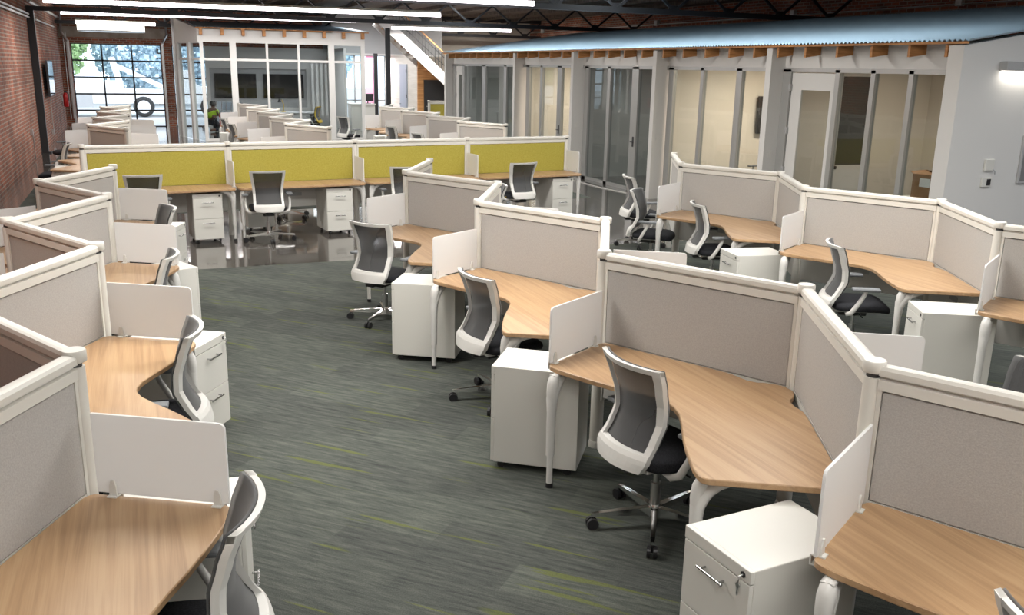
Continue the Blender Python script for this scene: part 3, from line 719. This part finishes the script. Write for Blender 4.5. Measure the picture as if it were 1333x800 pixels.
def office_front(name, y_hi, y_lo, mull, hinge_panel=None, handle_y=None):
    """glazed front on x = XG between two fins: frame, panes, maybe a door leaf"""
    r = bpy.data.objects.new(name, None); COL.objects.link(r); r['kind'] = 'structure'; r.location = (XG, y_lo, 0)
    b = MB(); H = 2.47
    for y, w in mull: b.box(-.03, .05, y - y_lo - w / 2, y - y_lo + w / 2, 0, H)
    b.box(-.03, .05, 0, y_hi - y_lo, H - .04, H + .02); b.box(-.03, .05, 0, y_hi - y_lo, 0, .06)
    b.build('window_frame', M['alu'], r)
    e = sorted(mull)
    for k in range(len(e) - 1):
        a = e[k][0] + e[k][1] / 2 - y_lo; c = e[k + 1][0] - e[k + 1][1] / 2 - y_lo
        if hinge_panel is not None and k == hinge_panel:
            d = MB().box(.0, .035, c - .24, c - .01, .02, H - .05).box(.0, .035, a + .01, a + .10, .02, H - .05).box(.0, .035, a + .10, c - .24, H - .30, H - .05).box(.0, .035, a + .10, c - .24, .02, .30).build('door_leaf', M['wallw'], r)
            MB().box(.014, .020, a + .10, c - .24, .30, H - .30).build('door_pane', M['glass'], d)
            for z in (.35, .95, 1.55, 2.2): MB().tube([(-.035, c - .004, z - .06), (-.035, c - .004, z + .06)], .014, 8).box(-.04, .0, c - .03, c + .03, z - .05, z + .05).build('hinge', M['grey'], d)
        else: MB().box(.008, .014, a, c, .06, H - .04).build('pane', M['glass'], r)
    if handle_y is not None:
        MB().tube([(-.03, handle_y - y_lo, 1.0), (-.09, handle_y - y_lo, 1.0), (-.09, handle_y - y_lo - .12, 1.0)], .012, 8).box(-.036, -.03, handle_y - y_lo - .03, handle_y - y_lo + .03, .9, 1.1).build('handle', M['black'], r)
    return r
office_front('window_2', 11.75, 8.42, [(11.66, .18), (10.55, .09), (9.86, .08), (9.19, .08), (8.46, .06)], hinge_panel=3)
office_front('window_3', 15.15, 11.88, [(14.99, .16), (13.97, .09), (12.88, .15), (11.92, .06)])
office_front('window_4', 18.70, 15.28, [(18.5, .18), (17.45, .13), (16.33, .26), (15.32, .06)], handle_y=16.30)
office_front('window_5', 22.15, 18.83, [(21.85, .2), (21.0, .13), (19.93, .22), (18.87, .06)], handle_y=19.90)
office_front('window_6', 27.9, 22.28, [(27.78, .24), (26.9, .2), (25.08, .28), (23.43, .2), (22.33, .08)], hinge_panel=3)
# end wall: sconce, thermostats, dark panel
t = thing('wall_sconce', 'grey wall light glowing below on the white office end wall', 'wall light', (10.05, 8.20, 2.47))
vs = []; n = 14
MB().box(-.42, .42, -.12, 0, .02, .13, b=.012).build('lamp_housing', M['grey'], t)
MB().box(-.38, .38, -.10, -.012, .005, .02).build('lamp_diffuser', mat('lit_sconce', (1, 1, 1), emit=(1, .95, .85), es=8), t)
t = thing('wall_sensor', 'upper of two small white boxes on the office end wall', 'wall sensor', (9.70, 8.20, 1.36))
MB().box(-.075, .075, -.03, 0, -.07, .075, b=.008).build('casing', M['white'], t); MB().tube([(.06, -.03, -.05), (.085, -.045, -.08), (.09, -.04, -.11)], .008, 6).build('cable', M['grey'], t)
t = thing('thermostat', 'lower of two small boxes on the office end wall, dark display', 'thermostat', (9.695, 8.20, 1.15))
MB().box(-.08, .08, -.025, 0, -.06, .06, b=.006).build('casing', M['white'], t); MB().box(-.005, .062, -.028, -.0255, -.04, .04).build('display', M['black'], t)
t = thing('wall_panel', 'grey framed panel cut by the frame edge on the office end wall', 'panel', (10.62, 8.20, 1.42))
MB().box(-.40, .40, -.03, 0, -.30, .30, b=.005).build('panel_frame', M['grey'], t); MB().box(-.37, .37, -.033, -.03, -.27, .27).build('panel_face', mat('dim_grey', (.2, .2, .2), .5), t)
# inner door of the nearest office: dark glass above a white panel
d5 = struct('door_5', MB().box(10.34, 11.04, 11.68, 11.735, .02, .98).box(10.34, 10.40, 11.68, 11.735, .98, 2.45).box(10.98, 11.04, 11.68, 11.735, .98, 2.45).box(10.40, 10.98, 11.68, 11.735, 2.38, 2.45), M['wallw'])
MB().box(10.40, 10.98, 11.70, 11.71, .98, 2.38).build('door_pane', mat('dark_glass', (.03, .035, .035), .08), d5); MB().lathe([(.012, 0), (.03, -.03), (.03, -.05), (.01, -.06)], (10.38, 11.68, .95), 12, axis='y').build('knob', M['black'], d5)
# light switches on the fins
for k, y in enumerate(FINS[1:] + [27.9]):
    s = MB().box(9.11, 9.18, y - .008, y, 1.12, 1.23, b=.003).box(9.135, 9.155, y - .012, y - .008, 1.155, 1.195).build('light_switch', M['plastic'])
    tag(s, ['light switch plate on the office pier nearest the camera', 'light switch plate on the second office pier', 'light switch plate on the third office pier', 'light switch plate on the fourth office pier', 'light switch plate on the farthest office pier'][k], 'light switch')
# inside the rooms
t = thing('wall_television', 'black television inside the second lit office from the camera', 'television', (11.95, 15.10, 1.60))
MB().box(-.62, .62, -.09, -.03, -.36, .36, b=.008).build('bezel', M['black'], t); MB().box(-.6, .6, -.092, -.0901, -.34, .34).build('screen', M['screen'], t); MB().box(-.2, .2, -.03, .03, -.2, .2).build('wall_bracket', M['black'], t)
t = thing('side_table', 'small white table holding the cardboard box in the nearest office', 'table', (10.35, 9.55, 0))
MB().box(-.40, .40, -.40, .40, .70, .735, b=.005).build('tabletop', M['white'], t)
for sx in (-1, 1):
    for sy in (-1, 1): MB().box(sx * .36 - .02, sx * .36 + .02, sy * .36 - .02, sy * .36 + .02, 0, .70).build('leg', M['grey'], t)
t = thing('cardboard_box', 'brown open cardboard box with white labels in the nearest office', 'box', (10.32, 9.60, .735), radians(12))
MB().box(-.21, .21, -.17, .17, 0, .34).build('box_body', M['card'], t)
for k, (p, q) in enumerate((((-.21, -.17), (.21, -.17)), ((.21, -.17), (.21, .17)), ((.21, .17), (-.21, .17)), ((-.21, .17), (-.21, -.17)))):
    cx, cy = (p[0] + q[0]) / 2, (p[1] + q[1]) / 2; l = hypot(cx, cy); ox, oy = cx / l * (-.13 if k % 2 else .05), cy / l * (-.13 if k % 2 else .05)
    zt = .345 + (.02, .03, .025, .018)[k]
    MB().add([(p[0], p[1], .34), (q[0], q[1], .34), (q[0] + ox, q[1] + oy, zt), (p[0] + ox, p[1] + oy, zt), (p[0], p[1], .343), (q[0], q[1], .343), (q[0] + ox, q[1] + oy, zt + .004), (p[0] + ox, p[1] + oy, zt + .004)], [(0, 1, 2, 3), (4, 7, 6, 5), (0, 4, 5, 1), (1, 5, 6, 2), (2, 6, 7, 3), (3, 7, 4, 0)]).build('flap', M['card'], t)
MB().box(-.2105, -.2102, -.10, .06, .17, .29).box(-.19, -.05, -.1705, -.1702, .08, .21).box(-.17, -.09, -.1705, -.1702, .23, .31).build('shipping_label', M['paper'], t)
# a light coloured chair in the second office
tanchair = dup(chair0, (11.1, 14.35, 0), radians(190), 'pale tan chair inside the second lit office')
tanchair.name = 'task_chair'
# low dresser inside the dark office
t = thing('drawer_unit', 'pale low drawer unit inside the dark office', 'drawer unit', (11.7, 17.9, 0))
MB().box(-.4, .4, -.3, .3, 0, .80, b=.005).build('cabinet_body', M['white'], t)
for k in range(3): MB().box(-.38, .38, -.315, -.3, .05 + k * .25, .27 + k * .25, b=.004).build('drawer', M['white'], t)
# conduit with junction boxes above the offices
t = thing('conduit_pipe', 'long pipe with white junction boxes above the corrugated office roof', 'pipe', (XR - .08, 20, 3.86))
MB().tube([(0, -12, -.02), (0, 16.9, -.02)], .016, 6).build('pipe_run', M['steel'], t)
for y in (14.5, 19.7, 26.4, 35.5): MB().box(-.05, .05, y - 20 - .08, y - 20 + .08, -.06, .10, b=.005).build('junction_box', M['plastic'], t)

# ------------------------------------------------------------------ glazed meeting room
CY = 30.0; CX0, CX1 = 1.86, 6.95; SX, SY = 1.26, 32.1     # front plane, its ends, far end of the angled side
struct('wall_meeting_fascia', MB().box(CX0 - .06, CX1, CY - .02, CY + .10, 2.98, 3.36), M['wallw'])
def ang_box(b, f0, f1, z0, z1, th=.08):
    p = Vector((CX0, CY)); q = Vector((SX, SY)); d = q - p; a = p + d * f0; c = p + d * f1
    return b.beam((a.x, a.y, (z0 + z1) / 2), (c.x, c.y, (z0 + z1) / 2), th, z1 - z0)
sd = MB(); vs = []
for e in (-.04, .04): vs += [(CX0 + e, CY, 2.98), (SX + e, SY, 2.98), (SX + e, SY, 3.74), (CX0 + e, CY, 3.36)]
struct('wall_meeting_side', sd.add(vs, [(0, 1, 2, 3), (7, 6, 5, 4), (0, 4, 5, 1), (1, 5, 6, 2), (2, 6, 7, 3), (3, 7, 4, 0)]), M['wallw'])
r = bpy.data.objects.new('window_7', None); COL.objects.link(r); r['kind'] = 'structure'; r.location = (CX0, CY, 0)
b = MB(); L = CX1 - CX0
for x, w in ((.05, .10), (.97, .19), (1.99, .07), (2.96, .07), (4.0, .19), (L - .07, .13)): b.box(x - w / 2, x + w / 2, -.03, .07, 0, 3.0)
for z in (.04, 2.475): b.box(0, L, -.02, .05, z - .035, z + .035)
b.build('window_frame', M['wallw'], r)
xs = [.10, .875, 1.065, 1.955, 2.025, 2.925, 2.995, 3.905, 4.095, L - .135]
for k in range(5):
    for z0, z1 in ((.08, 2.44), (2.51, 2.98)): MB().box(xs[2 * k], xs[2 * k + 1], .008, .014, z0, z1).build('pane', M['glass'], r)
r = bpy.data.objects.new('window_8', None); COL.objects.link(r); r['kind'] = 'structure'
b = MB()
for f0, f1 in ((.36, .44), (.86, .92)): ang_box(b, f0, f1, 0, 2.98, .14)
ang_box(b, 0, 1, 2.44, 2.51, .06); ang_box(b, 0, 1, 2.95, 3.0, .06)
b.build('window_frame', M['wallw'], r)
for f0, f1 in ((.02, .36), (.44, .86)):
    for z0, z1 in ((.02, 2.44), (2.51, 2.95)): ang_box(MB(), f0, f1, z0, z1, .008).build('pane', M['glass'], r)
struct('trim_5', MB().box(SX - .10, SX + .0, SY - .05, SY + .05, 0, 3.78), M['alu'])
# its roof: corrugated, rising to the back, timber blocks along the eave
V = []; n = int((CX1 + .1 - (CX0 - .1)) / .08 * 6)
for i in range(n + 1):
    x = CX0 - .1 + i * .08 / 6; dz = .012 * cos(2 * pi * i / 6)
    xb = x if x > CX0 else x
    V += [(x, CY - .22, 3.42 + dz), (x, YF - .45, 3.42 + .18 * (YF - .45 - CY) * .35 + dz)]
mroof = struct('ceiling_meeting_roof', MB().add(V, [(2 * i, 2 * i + 1, 2 * i + 3, 2 * i + 2) for i in range(n)], True), M['corr'])
MB().box(CX0 - .1, CX1 + .1, CY - .20, CY - .17, 3.375, 3.405).build('eave_board', M['rafter'], mroof)
for k in range(9):
    x = CX0 + .05 + k * .62; MB().box(x - .045, x + .045, CY - .18, CY - .02, 3.19, 3.375).build('rafter', M['rafter'], mroof)
struct('wall_meeting_back', MB().box(2.42, CX1, 36.42, 36.56, 0, 2.95), M['wallw'])
fr_ = MB(); X0, X1, Z0, Z1 = 2.54, 6.11, .74, 2.18
fr_.box(X0 - .12, X1 + .12, 36.30, 36.42, Z1, Z1 + .3).box(X0 - .12, X0, 36.30, 36.42, Z0, Z1).box(X1, X1 + .12, 36.30, 36.42, Z0, Z1).box(X0 - .12, X1 + .12, 36.30, 36.42, Z0 - .2, Z0)
struct('trim_6', fr_, M['wallw'])
struct('trim_7', MB().box(X0, X1, 36.405, 36.418, Z0, Z1), M['grey'])
for k, (x, s) in enumerate(((3.46, 'nearer the roll up doors'), (5.23, 'farther from the roll up doors'))):
    t = thing('wall_television', 'large black television in the glazed meeting room, ' + s, 'television', (x, 36.40, 1.54))
    MB().box(-.76, .76, -.06, .0, -.45, .45, b=.008).build('bezel', M['black'], t); MB().box(-.74, .74, -.062, -.0605, -.43, .43).build('screen', M['screen'], t)
struct('wall_meeting_right', MB().box(CX1 - .02, CX1 + .06, 33.2, 36.5, 0, 2.95), M['wallw'])
bl = MB()
for k in range(5): bl.box(6.1 + k * .17, 6.19 + k * .17, 35.2, 35.22, .5, 2.4)
tag(bl.build('vertical_blind', M['wallw']), 'white vertical slats at the end of the glazed meeting room', 'blind')
# meeting table, lamp and yellow chair
t = thing('meeting_table', 'dark meeting table seen through the meeting room glass', 'table', (5.0, 33.0, 0))
MB().box(-.85, .85, -.45, .45, .70, .74, b=.006).build('tabletop', M['grey'], t)
for s in (-1, 1): MB().box(s * .7 - .03, s * .7 + .03, -.35, .35, 0, .70).build('leg', M['black'], t)
t = thing('desk_lamp', 'small angled desk lamp on the meeting table', 'lamp', (4.72, 33.1, .74))
MB().lathe([(.08, 0), (.08, .02), (.02, .03)], (0, 0, 0), 16).build('lamp_base', M['yellowp'], t)
MB().tube([(0, 0, .02), (.02, 0, .25), (-.05, 0, .42)], .015, 8).build('lamp_arm', M['yellowp'], t); MB().lathe([(.03, .06), (.07, -.05)], (-.12, 0, .38), 14).tube([(-.05, 0, .42), (-.12, 0, .44)], .012, 8).build('lamp_shade', M['black'], t)
ych = make_chair(M['yellowp'], M['mesh'], M['seat']); ych.location = (5.55, 32.0, 0); ych.rotation_euler = (0, 0, radians(150))
ych['label'] = 'high back task chair with yellow frame at the meeting table'
# person kneeling beside a red trolley and stacked light chairs
PX, PYY = 2.32, 34.0
def skin_mesh(name, pts, edges, rad, m, parent, sub=1):
    me = bpy.data.meshes.new(name); me.from_pydata(pts, edges, []); o = bpy.data.objects.new(name, me); COL.objects.link(o); o.parent = parent
    sk = o.modifiers.new('skin', 'SKIN'); sk.use_smooth_shade = True
    for v, r in zip(me.skin_vertices[0].data, rad): v.radius = (r, r) if not isinstance(r, tuple) else r
    me.skin_vertices[0].data[0].use_root = True
    s = o.modifiers.new('sub', 'SUBSURF'); s.levels = s.render_levels = sub; me.materials.append(m); return o
t = thing('person', 'person in lime green shirt kneeling with back half turned, beside a red trolley', 'person', (PX, PYY, 0), radians(40))
# joints: pelvis, chest, neck, head; arms reaching forward; shins folded under
J = [(0, 0, .42), (.06, 0, .62), (.11, 0, .76), (.14, 0, .83), (.16, 0, .93), (.12, .19, .73), (.24, .23, .56), (.42, .16, .55), (.12, -.19, .73), (.22, -.24, .54), (.40, -.18, .50),
     (.06, .11, .38), (.34, .14, .40), (.02, .13, .07), (-.12, .13, .05), (.06, -.11, .36), (.36, -.14, .10), (.0, -.13, .08), (-.16, -.13, .06), (.49, .13, .55), (.47, -.16, .49), (.30, .14, .08), (.42, .14, .045)]
Ed = [(0, 1), (1, 2), (2, 3), (3, 4), (2, 5), (5, 6), (6, 7), (2, 8), (8, 9), (9, 10), (0, 11), (11, 12), (12, 21), (21, 22), (0, 15), (15, 16), (16, 17), (17, 18), (7, 19), (10, 20)]
keep = [i for i in range(len(J)) if i not in (13, 14)]; mp_ = {i: k for k, i in enumerate(keep)}
R = {0: .14, 1: .14, 2: .12, 3: .055, 4: .10, 5: .06, 6: .048, 7: .034, 8: .06, 9: .048, 10: .034, 11: .095, 12: .07, 15: .095, 16: .065, 17: .055, 18: .045, 19: .035, 20: .035, 21: .05, 22: .045}
skin_mesh('body', [J[i] for i in keep], [(mp_[a], mp_[c]) for a, c in Ed], [R[i] for i in keep], M['skin'], t, 2)
skin_mesh('shirt', [J[0], J[1], J[2], J[5], J[8], tuple((Vector(J[5]) + Vector(J[6])) / 2), tuple((Vector(J[8]) + Vector(J[9])) / 2)], [(0, 1), (1, 2), (2, 3), (2, 4), (3, 5), (4, 6)], [.15, .155, .135, .075, .075, .062, .062], M['hivis'], t, 2)
skin_mesh('trousers', [J[0], J[11], J[12], J[21], J[15], J[16], J[17]], [(0, 1), (1, 2), (2, 3), (0, 4), (4, 5), (5, 6)], [.148, .11, .085, .062, .11, .08, .066], M['navy'], t, 2)
h = MB(); n = 14
for i in range(8):
    pass
h.lathe([(.03, .125), (.085, .10), (.108, .05), (.112, 0), (.10, -.04), (.07, -.05)][::-1], (.145, 0, .945), 16); h.build('hair', M['hair'], t)
t = thing('hand_trolley', 'red hand trolley standing beside the kneeling person', 'trolley', (2.72, 33.6, 0))
MB().tube([(-.12, 0, .12), (-.12, 0, .62), (.12, 0, .62), (.12, 0, .12)], .018, 8).tube([(-.12, 0, .35), (.12, 0, .35)], .014, 8).box(-.16, .16, -.25, .0, .03, .05).build('frame', M['red'], t)
for s in (-1, 1): MB().lathe([(.08, -.02), (.085, 0), (.08, .02)], (s * .16, .05, .085), 16, axis='x').build('wheel', M['black'], t)
pl = mat('pale_blue_shell', (.62, .68, .76), .4)
for k in range(5):
    t = thing('folded_chair', ['first', 'second', 'third', 'fourth', 'fifth'][k] + ' in the line of pale folded chairs behind the kneeling person', 'chair', (2.66 + k * .17, 35.0 - k * .05, 0), radians(14), 'line of pale folded chairs')
    MB().add([(-.02 + .10 * z - .012, y, z) for z in (.70, 1.0) for y in (-.21, .21)] + [(-.02 + .10 * z + .012, y, z) for z in (.70, 1.0) for y in (-.21, .21)], [(0, 1, 3, 2), (4, 6, 7, 5), (0, 4, 5, 1), (1, 5, 7, 3), (3, 7, 6, 2), (2, 6, 4, 0)]).build('backrest', pl, t)
    MB().add([(-.02 + .10 * z - .012, y, z) for z in (.30, .66) for y in (-.20, .20)] + [(-.02 + .10 * z + .012, y, z) for z in (.30, .66) for y in (-.20, .20)], [(0, 1, 3, 2), (4, 6, 7, 5), (0, 4, 5, 1), (1, 5, 7, 3), (3, 7, 6, 2), (2, 6, 4, 0)]).build('seat', pl, t)
    for sy in (-1, 1):
        MB().tube([(-.02, sy * .225, 0), (.08, sy * .225, 1.0)], .011, 6).build('leg', M['chrome'], t); MB().tube([(.03, sy * .20, 0), (.055, sy * .212, .62)], .010, 6).build('leg', M['chrome'], t)

# ------------------------------------------------------------------ loft, posts and staircase
struct('wall_loft', MB().box(6.95, 11.3, 35.4, 35.55, 2.82, ZC), M['grey'])
struct('ceiling_loft', MB().box(6.95, 11.3, 35.4, YF, 2.76, 2.82), M['wallw'])
tag(MB().box(-.07, .07, -.07, .07, 0, 3.57, 0, (7.72, 30.0, 0)).build('steel_post', M['blacksteel']), 'nearer black steel post rising to the roof beside the staircase', 'post')
tag(MB().box(-.07, .07, -.07, .07, 0, 2.82, 0, (8.42, 34.6, 0)).build('steel_post', M['blacksteel']), 'farther black steel post under the pale loft edge', 'post')
struct('wall_stair_side', MB().box(9.36, 9.48, 32.0, 36.9, 0, 2.76), M['plank'])
struct('wall_stair_front', MB().add([(9.30, 31.95, 0), (11.6, 31.95, 0), (11.6, 31.95, .75), (9.30, 31.95, 2.72), (9.30, 32.05, 0), (11.6, 32.05, 0), (11.6, 32.05, .75), (9.30, 32.05, 2.72)], [(0, 1, 2, 3), (7, 6, 5, 4), (0, 4, 5, 1), (1, 5, 6, 2), (2, 6, 7, 3), (3, 7, 4, 0)]), M['plankwood'])
d3 = struct('door_3', MB().box(9.52, 10.35, 31.90, 31.95, 0, 1.92), M['black']); MB().tube([(9.60, 31.90, 1.0), (9.60, 31.85, 1.0), (9.70, 31.85, 1.0)], .012, 8).build('handle', M['steel'], d3)
d4 = struct('door_4', MB().box(9.31, 9.36, 33.5, 34.45, 0, 2.45), M['doorgrey']); MB().tube([(9.31, 34.35, 1.0), (9.25, 34.35, 1.0), (9.25, 34.22, 1.0)], .015, 8).build('handle', M['steel'], d4)
for z in (.4, 1.3, 2.2): MB().box(9.295, 9.312, 33.49, 33.55, z - .06, z + .06).build('hinge', M['black'], d4)
t = thing('wall_print', 'tall pale poster with dark figures on the white plank wall', 'poster', (9.36, 35.6, 2.15))
MB().box(-.02, 0, -.45, .45, -.42, .42).build('poster_sheet', M['paper'], t)
MB().box(-.022, -.0205, -.12, .02, -.02, .22).box(-.022, -.0205, -.2, -.08, .12, .3).box(-.022, -.0205, -.05, .25, -.12, -.08).box(-.022, -.0205, .1, .2, -.3, -.12).build('printed_figure', M['grey'], t)
tag(MB().box(8.50, 8.95, 36.6, 36.62, .4, 2.74).build('cloth_banner', M['pink']), 'pink banner hanging at the bright far windows by the black posts', 'banner')
t = thing('staircase', 'open staircase with white stringer descending behind the office block', 'staircase', (8.1, 31.2, 0))
a, c = (-.25, 0, 3.85), (2.9, 0, 1.17)
MB().beam(a, c, .06, .34).build('stringer', M['wallw'], t)
MB().beam((a[0], .95, a[2]), (c[0], .95, c[2]), .06, .34).build('stringer', M['wallw'], t)
tr = MB()
for k in range(15):
    f = k / 14; x = a[0] + (c[0] - a[0]) * f; z = a[2] + (c[2] - a[2]) * f; tr.box(x - .02, x + .26, .03, .92, z - .06, z - .02)
tr.build('treads', M['plankwood'], t)
tr = MB().beam((.35, 0, 4.2), (2.45, 0, 2.42), .05, .04); tr.build('handrail', M['plankwood'], t)
for k in range(3):
    o_ = .17 + .0 * k
    MB().beam((.3, 0, 3.55 + k * .26 + .02), (2.45, 0, 1.72 + k * .26 + .02), .02, .02).build('mid_rail', M['blacksteel'], t) if k else None
for k in range(22):
    x = .12 + k * .115; z = a[2] + (c[2] - a[2]) * (x - a[0]) / (c[0] - a[0]); MB().tube([(x, 0, z + .15), (x, 0, min(4.25, z + .78))], .012, 6).build('baluster', M['blacksteel'], t)
MB().box(2.40, 2.52, -.06, .06, 1.6, 2.75).build('newel_post', M['wallw'], t)
# clutter under the stairs: easel, small yellow divider
t = thing('easel_stand', 'small white folding easel before the black door under the stairs', 'easel', (9.55, 31.2, 0))
for p, q in (((-.15, -.1, 0), (0, 0, 1.1)), ((.15, -.1, 0), (0, 0, 1.1)), ((0, .2, 0), (0, 0, 1.1))): MB().tube([p, q], .018, 8).build('leg', M['plastic'], t)
MB().box(-.12, .12, -.07, -.04, .45, .49).build('ledge', M['plastic'], t)
divider('cubicle_divider', 'single yellow divider panel standing under the stairs by the office block', [(8.78, 28.9), (9.55, 28.9)], M['yellow'])
t = thing('reception_counter', 'white counter with dark screen beneath the bright far windows', 'counter', (7.75, 34.2, 0))
MB().box(-.45, .45, -.3, .3, 0, .95, b=.01).build('counter_body', M['white'], t); MB().box(-.48, .48, -.33, .33, .95, 1.0, b=.006).build('counter_top', M['white'], t)
t = thing('computer_monitor', 'dark monitor standing on the white counter by the far windows', 'monitor', (8.0, 34.2, 1.0))
MB().box(-.22, .22, -.02, .02, .08, .36, b=.005).build('monitor_screen', M['black'], t); MB().box(-.1, .1, -.08, .08, 0, .012).box(-.02, .02, -.01, .02, .01, .1).build('stand', M['black'], t)

# thin pale line on the polished floor by the dark office
tag(MB().tube([(8.9, 19.3, .008), (8.86, 17.4, .008), (8.92, 16.6, .008), (9.0, 16.0, .008), (9.15, 15.55, .008)], .009, 6).build('floor_line', M['plastic']), 'thin pale line lying on the polished floor along the offices', 'cable')

# ------------------------------------------------------------------ outside the roll-up doors
struct('ground', MB().box(-40, 50, YF + .35, 95, -.14, -.02), M['road'])
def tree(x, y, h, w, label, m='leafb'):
    t = thing('tree', label, 'tree', (x, y, 0)); b = MB(); rnd = random.Random(int(x * 10 + y))
    for k in range(5200):
        a, e, rr = rnd.uniform(0, 2 * pi), rnd.uniform(-1, 1), rnd.uniform(.5, 1) ** .5
        px, py, pz = w * rr * cos(a) * sqrt(1 - e * e), w * rr * sin(a) * sqrt(1 - e * e), h * .46 + h * .42 * rr * e
        s = rnd.uniform(.09, .2); d = Vector((rnd.gauss(0, 1), rnd.gauss(0, 1), rnd.gauss(0, 1))).normalized(); u = d.orthogonal().normalized() * s; v_ = d.cross(u)
        p = Vector((px, py, pz)); b.add([p + u, p + v_, p - u, p - v_, p + d * s * .5], [(0, 1, 4), (1, 2, 4), (2, 3, 4), (3, 0, 4), (3, 2, 1, 0)])
    b.build('foliage', M[m], t); MB().tube([(0, 0, -.02), (0, 0, h * .5)], [.22, .12], 8).build('trunk', M['bark'], t)
tree(-5.6, 54, 7.5, 3.4, 'light green leafy tree outside the roll up door, nearest the brick wall', 'leaf')
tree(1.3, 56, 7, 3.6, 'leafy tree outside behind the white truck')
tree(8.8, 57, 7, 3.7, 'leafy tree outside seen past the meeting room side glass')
t = thing('truck', 'white utility truck parked outside the roll up door', 'truck', (.0, 43.5, 0))
MB().box(-5.2, 1.6, -.05, 1.9, .55, 1.15, b=.03).box(-2.2, -.55, .1, 1.8, 1.15, 1.5, b=.03).build('truck_body', M['truck'], t)
MB().add([(1.6, .0, .55), (3.2, .0, .55), (3.2, .0, 1.2), (2.5, .0, 1.35), (2.2, .0, 2.0), (1.6, .0, 2.0)] + [(1.6, 1.9, .55), (3.2, 1.9, .55), (3.2, 1.9, 1.2), (2.5, 1.9, 1.35), (2.2, 1.9, 2.0), (1.6, 1.9, 2.0)], [(0, 1, 2, 3, 4, 5), (11, 10, 9, 8, 7, 6)] + [(i, 6 + i, 6 + (i + 1) % 6, (i + 1) % 6) for i in range(6)]).build('cab', M['truck'], t)
MB().beam((-.7, .9, 1.5), (-.95, .9, 2.5), .25, .35).beam((-.9, .9, 2.2), (1.1, .9, 1.25), .16, .2).build('boom', M['truck'], t)
for x in (-4.4, .22, 3.0):
    w = MB().lathe([(.30, -.1), (.42, -.1), (.44, 0), (.42, .1), (.30, .1)], (x, -.05, .43), 24, axis='y').build('wheel', M['tyre'], t)
    MB().lathe([(.27, -.11), (.29, -.05), (.10, -.04)], (x, -.05, .43), 20, axis='y').build('hub', M['truck'], w)
MB().box(-2.45, -1.80, -.09, -.05, .42, .95).build('louvre_panel', M['grey'], t)

# ------------------------------------------------------------------ light
W_ = bpy.data.worlds.new('sky'); SC.world = W_; W_.use_nodes = True
bg = W_.node_tree.nodes['Background']; bg.inputs['Color'].default_value = (.80, .90, 1.0, 1); bg.inputs['Strength'].default_value = 2.9
def area(name, loc, sx, sy, power, col=(1, .97, .92), rot=(0, 0, 0)):
    l = bpy.data.lights.new(name, 'AREA'); l.shape = 'RECTANGLE'; l.size = sx; l.size_y = sy; l.energy = power; l.color = col
    o = bpy.data.objects.new(name, l); COL.objects.link(o); o.location = loc; o.rotation_euler = rot; return o
PWR = 1.0
for y, e in ((-5.5, 150), (.5, 270), (5.8, 450), (11.4, 340)): area('tube_or_fill_lamp', (2.8, y, 3.70), 9.0, .35, e)
for y, e in ((0, 360), (5.8, 50)): area('tube_or_fill_lamp', (11.0, y, 3.85), 4.3, .35, e, (.88, .94, 1))
for y in (17.0, 23.0, 28.2): area('tube_or_fill_lamp', (2.8, y, 3.52), 9.0, .12, 300 * PWR)
area('tube_or_fill_lamp', (10.1, 30.5, 3.5), 4.2, .12, 230)
area('loft_fill', (12.5, 33.5, 4.2), 3.0, .4, 130)  # added fill for the beige upper wall, no fixture of its own
area('loft_fill', (8.2, 35.9, 2.72), 1.8, .8, 110, (.95, .95, 1))  # added fill standing in for daylight through the far windows
area('loft_fill', (7.6, 33.0, 3.9), 1.2, 2.0, 110, (.95, .96, 1))  # added fill to lift the loft and stair area, no fixture here
# office lamps
WARM = (1, .84, .66)
for y, x, p, c in ((10.0, 10.9, 32, WARM), (13.5, 10.9, 88, WARM), (16.9, 10.9, 8, (1, .95, .9)), (20.4, 10.9, 100, WARM), (25, 10.9, 24, (.95, 1, .95))):
    area('office_lamp', (x, y, 2.60), 1.2, .6, p, c)
area('tube_or_fill_lamp', (9.2, 18.0, 4.2), .25, 19, 430, (.92, .97, 1))  # added fill that brightens the corrugated office roof, no fixture hangs here
area('meeting_lamp', (4.6, 33.2, 2.9), 3.0, 1.0, 90, (.95, .97, 1))
area('sconce_lamp', (10.05, 8.13, 2.46), .7, .08, .9, (1, .92, .8), (radians(12), 0, 0))
s_ = bpy.data.lights.new('sun', 'SUN'); s_.energy = 2.2; s_.angle = .02; so = bpy.data.objects.new('sun', s_); COL.objects.link(so); so.rotation_euler = (radians(50), 0, radians(25))

# ------------------------------------------------------------------ camera (looks down the room, turned towards the offices)
cam = bpy.data.cameras.new('camera'); co = bpy.data.objects.new('camera', cam); COL.objects.link(co)
R_, U_, F_ = Vector((.926968, -.374627, .01963)), Vector((.078908, .24587, .966086)), Vector((.366748, .893981, -.257474))
m4 = Matrix(((R_.x, U_.x, -F_.x, 0), (R_.y, U_.y, -F_.y, 0), (R_.z, U_.z, -F_.z, 2.4138), (0, 0, 0, 1)))
co.matrix_world = m4; cam.sensor_fit = 'HORIZONTAL'; cam.sensor_width = 36; cam.lens = 1172.115 / 1333 * 36; cam.clip_start = .05; cam.clip_end = 200
SC.camera = co
SC.view_settings.view_transform = 'Standard'; SC.view_settings.look = 'None'; SC.view_settings.gamma = 1; SC.view_settings.use_curve_mapping = False
SC.view_settings.exposure = 0.0
SC.cycles.use_denoising = True
SC.cycles.max_bounces = 7; SC.cycles.transparent_max_bounces = 16; SC.cycles.sample_clamp_indirect = 6
